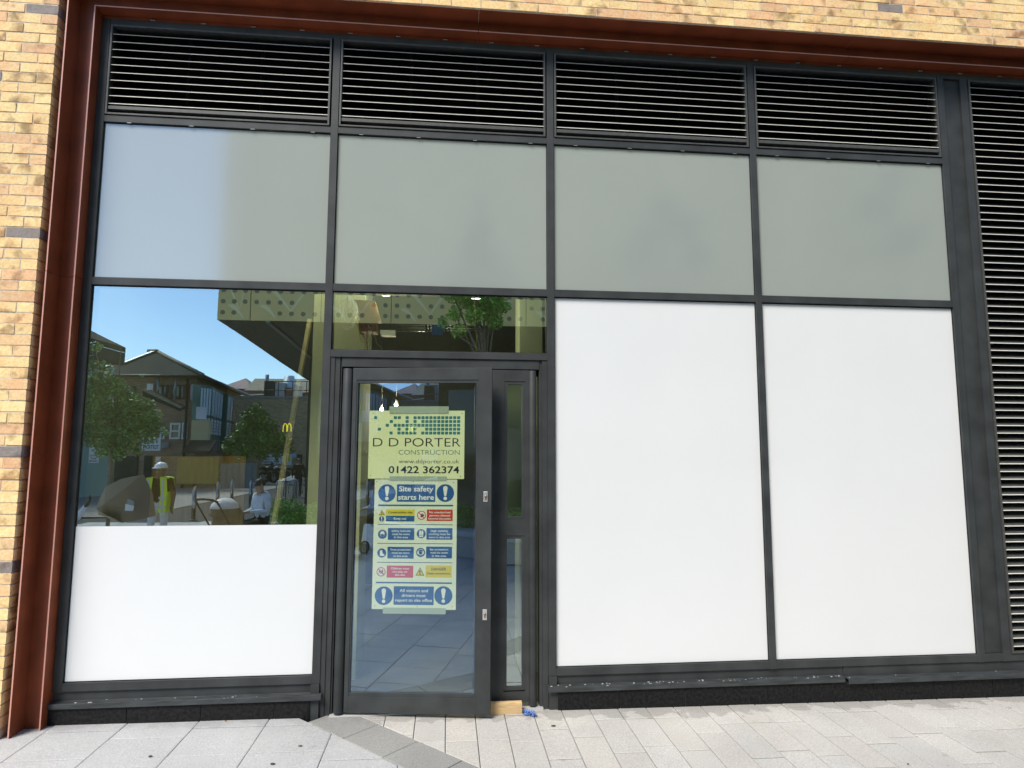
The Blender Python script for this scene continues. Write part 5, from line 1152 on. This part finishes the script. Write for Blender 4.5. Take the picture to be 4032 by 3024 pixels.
    if vest:
        for sx in (-1, 1):
            g = MB()
            for y0_, y1_ in ((-.155, -.140), (.140, .155)): g.prism([(sx*.07, y0_, 1.47), (sx*.20, y0_, 1.45), (sx*.225, y0_, 1.22), (sx*.215, y0_, .80), (sx*.06, y0_, .80), (sx*.10, y0_, 1.15)], (0, y1_-y0_, 0))
            g.prism([(sx*.07, -.155, 1.47), (sx*.20, -.155, 1.45), (sx*.20, .155, 1.45), (sx*.07, .155, 1.47)], (0, 0, .02))
            g.prism([(sx*.206, -.14, .82), (sx*.206, .14, .82), (sx*.216, .14, 1.2), (sx*.216, -.14, 1.2)], (sx*.014, 0, 0)); g.build('hi_vis_vest', M['hiviz'], t_)
            g = MB(); g.prism([(sx*.12, -.158, .80), (sx*.16, -.158, .80), (sx*.165, -.158, 1.45), (sx*.12, -.158, 1.45)], (0, .002, 0))
            for z_ in (.88, 1.06): g.prism([(sx*.065, -.159, z_), (sx*.215, -.159, z_), (sx*.215, -.159, z_+.05), (sx*.065, -.159, z_+.05)], (0, .002, 0))
            g.build('reflective_strip', M['reflective'], t_)
    if hood: g = MB(); nk = Vector(P['neck']); g.ball(nk+Vector((0, .07, -.03)), .12, .09, .075, z0=-.8, rough=.03); g.build('hood', top, t_)
    return t_
def face_to(p):   # heading so that the figure's front (-y) looks at the shopfront: +y direction
    return PI
p = rf(632, 1824, 12.5)
person('person in white helmet, yellow hi-vis vest, black T-shirt and light grey trousers, walking', (p.x, p.y, -.02), PI+.1,
       dict(knl=(.10, -.10, .50), anl=(.10, .0, .10), tol=(.11, -.15, .04), knr=(-.11, .02, .50), anr=(-.10, .16, .13), tor=(-.11, .02, .04), ell=(.27, .05, 1.15), wrl=(.30, -.05, .90), elr=(-.28, .0, 1.15), wrr=(-.31, -.10, .92)),
       M['skin_dark'], M['black_cloth'], M['grey_cloth'], M['black_cloth'], long_sleeve=False, scale=.93, hair=False, helmet=True, vest=True)
sx_ = rf(1015, 1907, 12.55)
dz = .52-.95+.04
S = lambda x, y, z: (x, y, z+dz)
person('person in glasses, pale grey hooded jacket and black trousers sitting on the planter edge', (sx_.x+.12, sx_.y+.05, 0), PI+.75,
       dict(pelvis=S(0, 0, .95), belly=S(0, -.03, 1.08), chest=S(0, -.04, 1.28), neck=S(0, -.07, 1.45), head0=(0, -.10, 1.54+dz), head1=(0, -.11, 1.64+dz), shl=S(.19, -.04, 1.40), ell=S(.25, -.06, 1.14), wrl=S(.07, -.30, 1.12), shr=S(-.19, -.04, 1.40), elr=S(-.25, -.06, 1.14), wrr=S(-.05, -.30, 1.13),
            hil=S(.10, -.02, .92), knl=(.17, -.46, .52), anl=(.15, -.42, .10), tol=(.17, -.58, .04), hir=S(-.10, -.02, .92), knr=(-.16, -.46, .52), anr=(-.16, -.50, .10), tor=(-.17, -.66, .04)),
       M['skin'], M['jacket'], M['black_cloth'], M['black_cloth'], scale=1.0, hood=True)
per = [o for o in col.objects if o.name.startswith('person')][-1]
g = MB(); hc = Vector((0, -.105, 1.60+dz))
for s_ in (-1, 1): g.tube([hc+Vector((s_*.036+.026*math.cos(2*PI*k/12), -.100, .008+.019*math.sin(2*PI*k/12))) for k in range(12)], .004, 5, closed=True); g.tube([hc+Vector((s_*.062, -.10, .01)), hc+Vector((s_*.085, .0, .01))], .003, 5)
g.tube([hc+Vector((-.012, -.102, .01)), hc+Vector((.012, -.102, .01))], .003, 5); g.build('glasses', M['ink'], per)
stand = dict(ell=(.27, .03, 1.15), wrl=(.25, -.08, .92))
for (u, v, w_, lb, tp_) in ((1176, 1835, 27, 'person in dark clothes standing by the far doorway', M['black_cloth']), (1226, 1835, 25, 'person in dark jacket standing beyond the cycle hoops at the right edge', M['black_cloth'])):
    p = rf(u, v, w_); person(lb, (p.x, p.y, 0), PI, stand, M['skin'], tp_, M['black_cloth'], M['black_cloth'], scale=.9)
# --- cardboard sheet being carried at the left, with its carrier
WC = 9.9
cb = thing('cardboard_sheet', 'large opened brown cardboard box held up at the lower left of the window', 'cardboard', rf(450, 2000, WC))
def cpt(x, y, dyy=0): p = rf(280+x/4.424, 1780+y/4.424, WC); return p+Vector((0, dyy, 0))-Vector(cb.location)
g = MB(); pts = [cpt(540, 685), cpt(640, 600, .1), cpt(970, 460, .2), cpt(1430, 375, .35), cpt(1560, 700, .3), cpt(1550, 1095, .2), cpt(1170, 1185, .1), cpt(860, 1242, 0), cpt(420, 1105, -.1), cpt(350, 1000, -.1), cpt(430, 830, -.05)]
c0 = cpt(700, 900, .25); vs = [c0]+pts; n = len(pts)
vs2 = [v-Vector((0, .012, 0)) for v in vs]
g.add(vs+vs2, [(0, i+1, (i+1) % n+1) for i in range(n)]+[(n+1, n+2+(i+1) % n, n+2+i) for i in range(n)]+[(i+1, n+2+i, n+2+(i+1) % n, (i+1) % n+1) for i in range(n)])
g.build('main_panel', M['card'], cb)
g = MB(); P4 = [cpt(420, 1105, -.05), cpt(620, 1010, .28), cpt(930, 1140, .3), cpt(860, 1242, .02)]; g.prism(P4, (0, .008, .0)); g.build('flap', mat('cardboard_inner', (.36, .27, .18), .85), cb)
p1_ = cpt(1180, 870, .42); g = MB(); P4 = [cpt(1180, 870, .42), cpt(1320, 905, .42), cpt(1300, 985, .42), cpt(1170, 980, .42)]; g.prism(P4, (0, .012, 0)); g.build('paper_label', M['paper'], cb)
g = MB(); P4 = [cpt(1225, 785, .43), cpt(1330, 830, .43), cpt(1320, 900, .43), cpt(1205, 870, .43)]; g.prism(P4, (0, .012, 0)); g.build('plastic_pouch', M['gal'], cb)
g = MB(); P_ = [Vector((cpt(500, 750).x, 0, 0))]
cl_ = rf(300, 2010, WC)
pc = person('person half hidden at the left edge in blue grey top, lifting the cardboard', (cl_.x-.22, cl_.y+.1, -.35), PI-.3,
       dict(shr=(-.20, -.05, 1.38), elr=(-.30, -.25, 1.30), wrr=(-.42, -.33, 1.50), ell=(.25, -.1, 1.15), wrl=(.15, -.3, 1.2)), M['black_cloth'], M['jacket'], M['black_cloth'], M['black_cloth'], scale=.95)
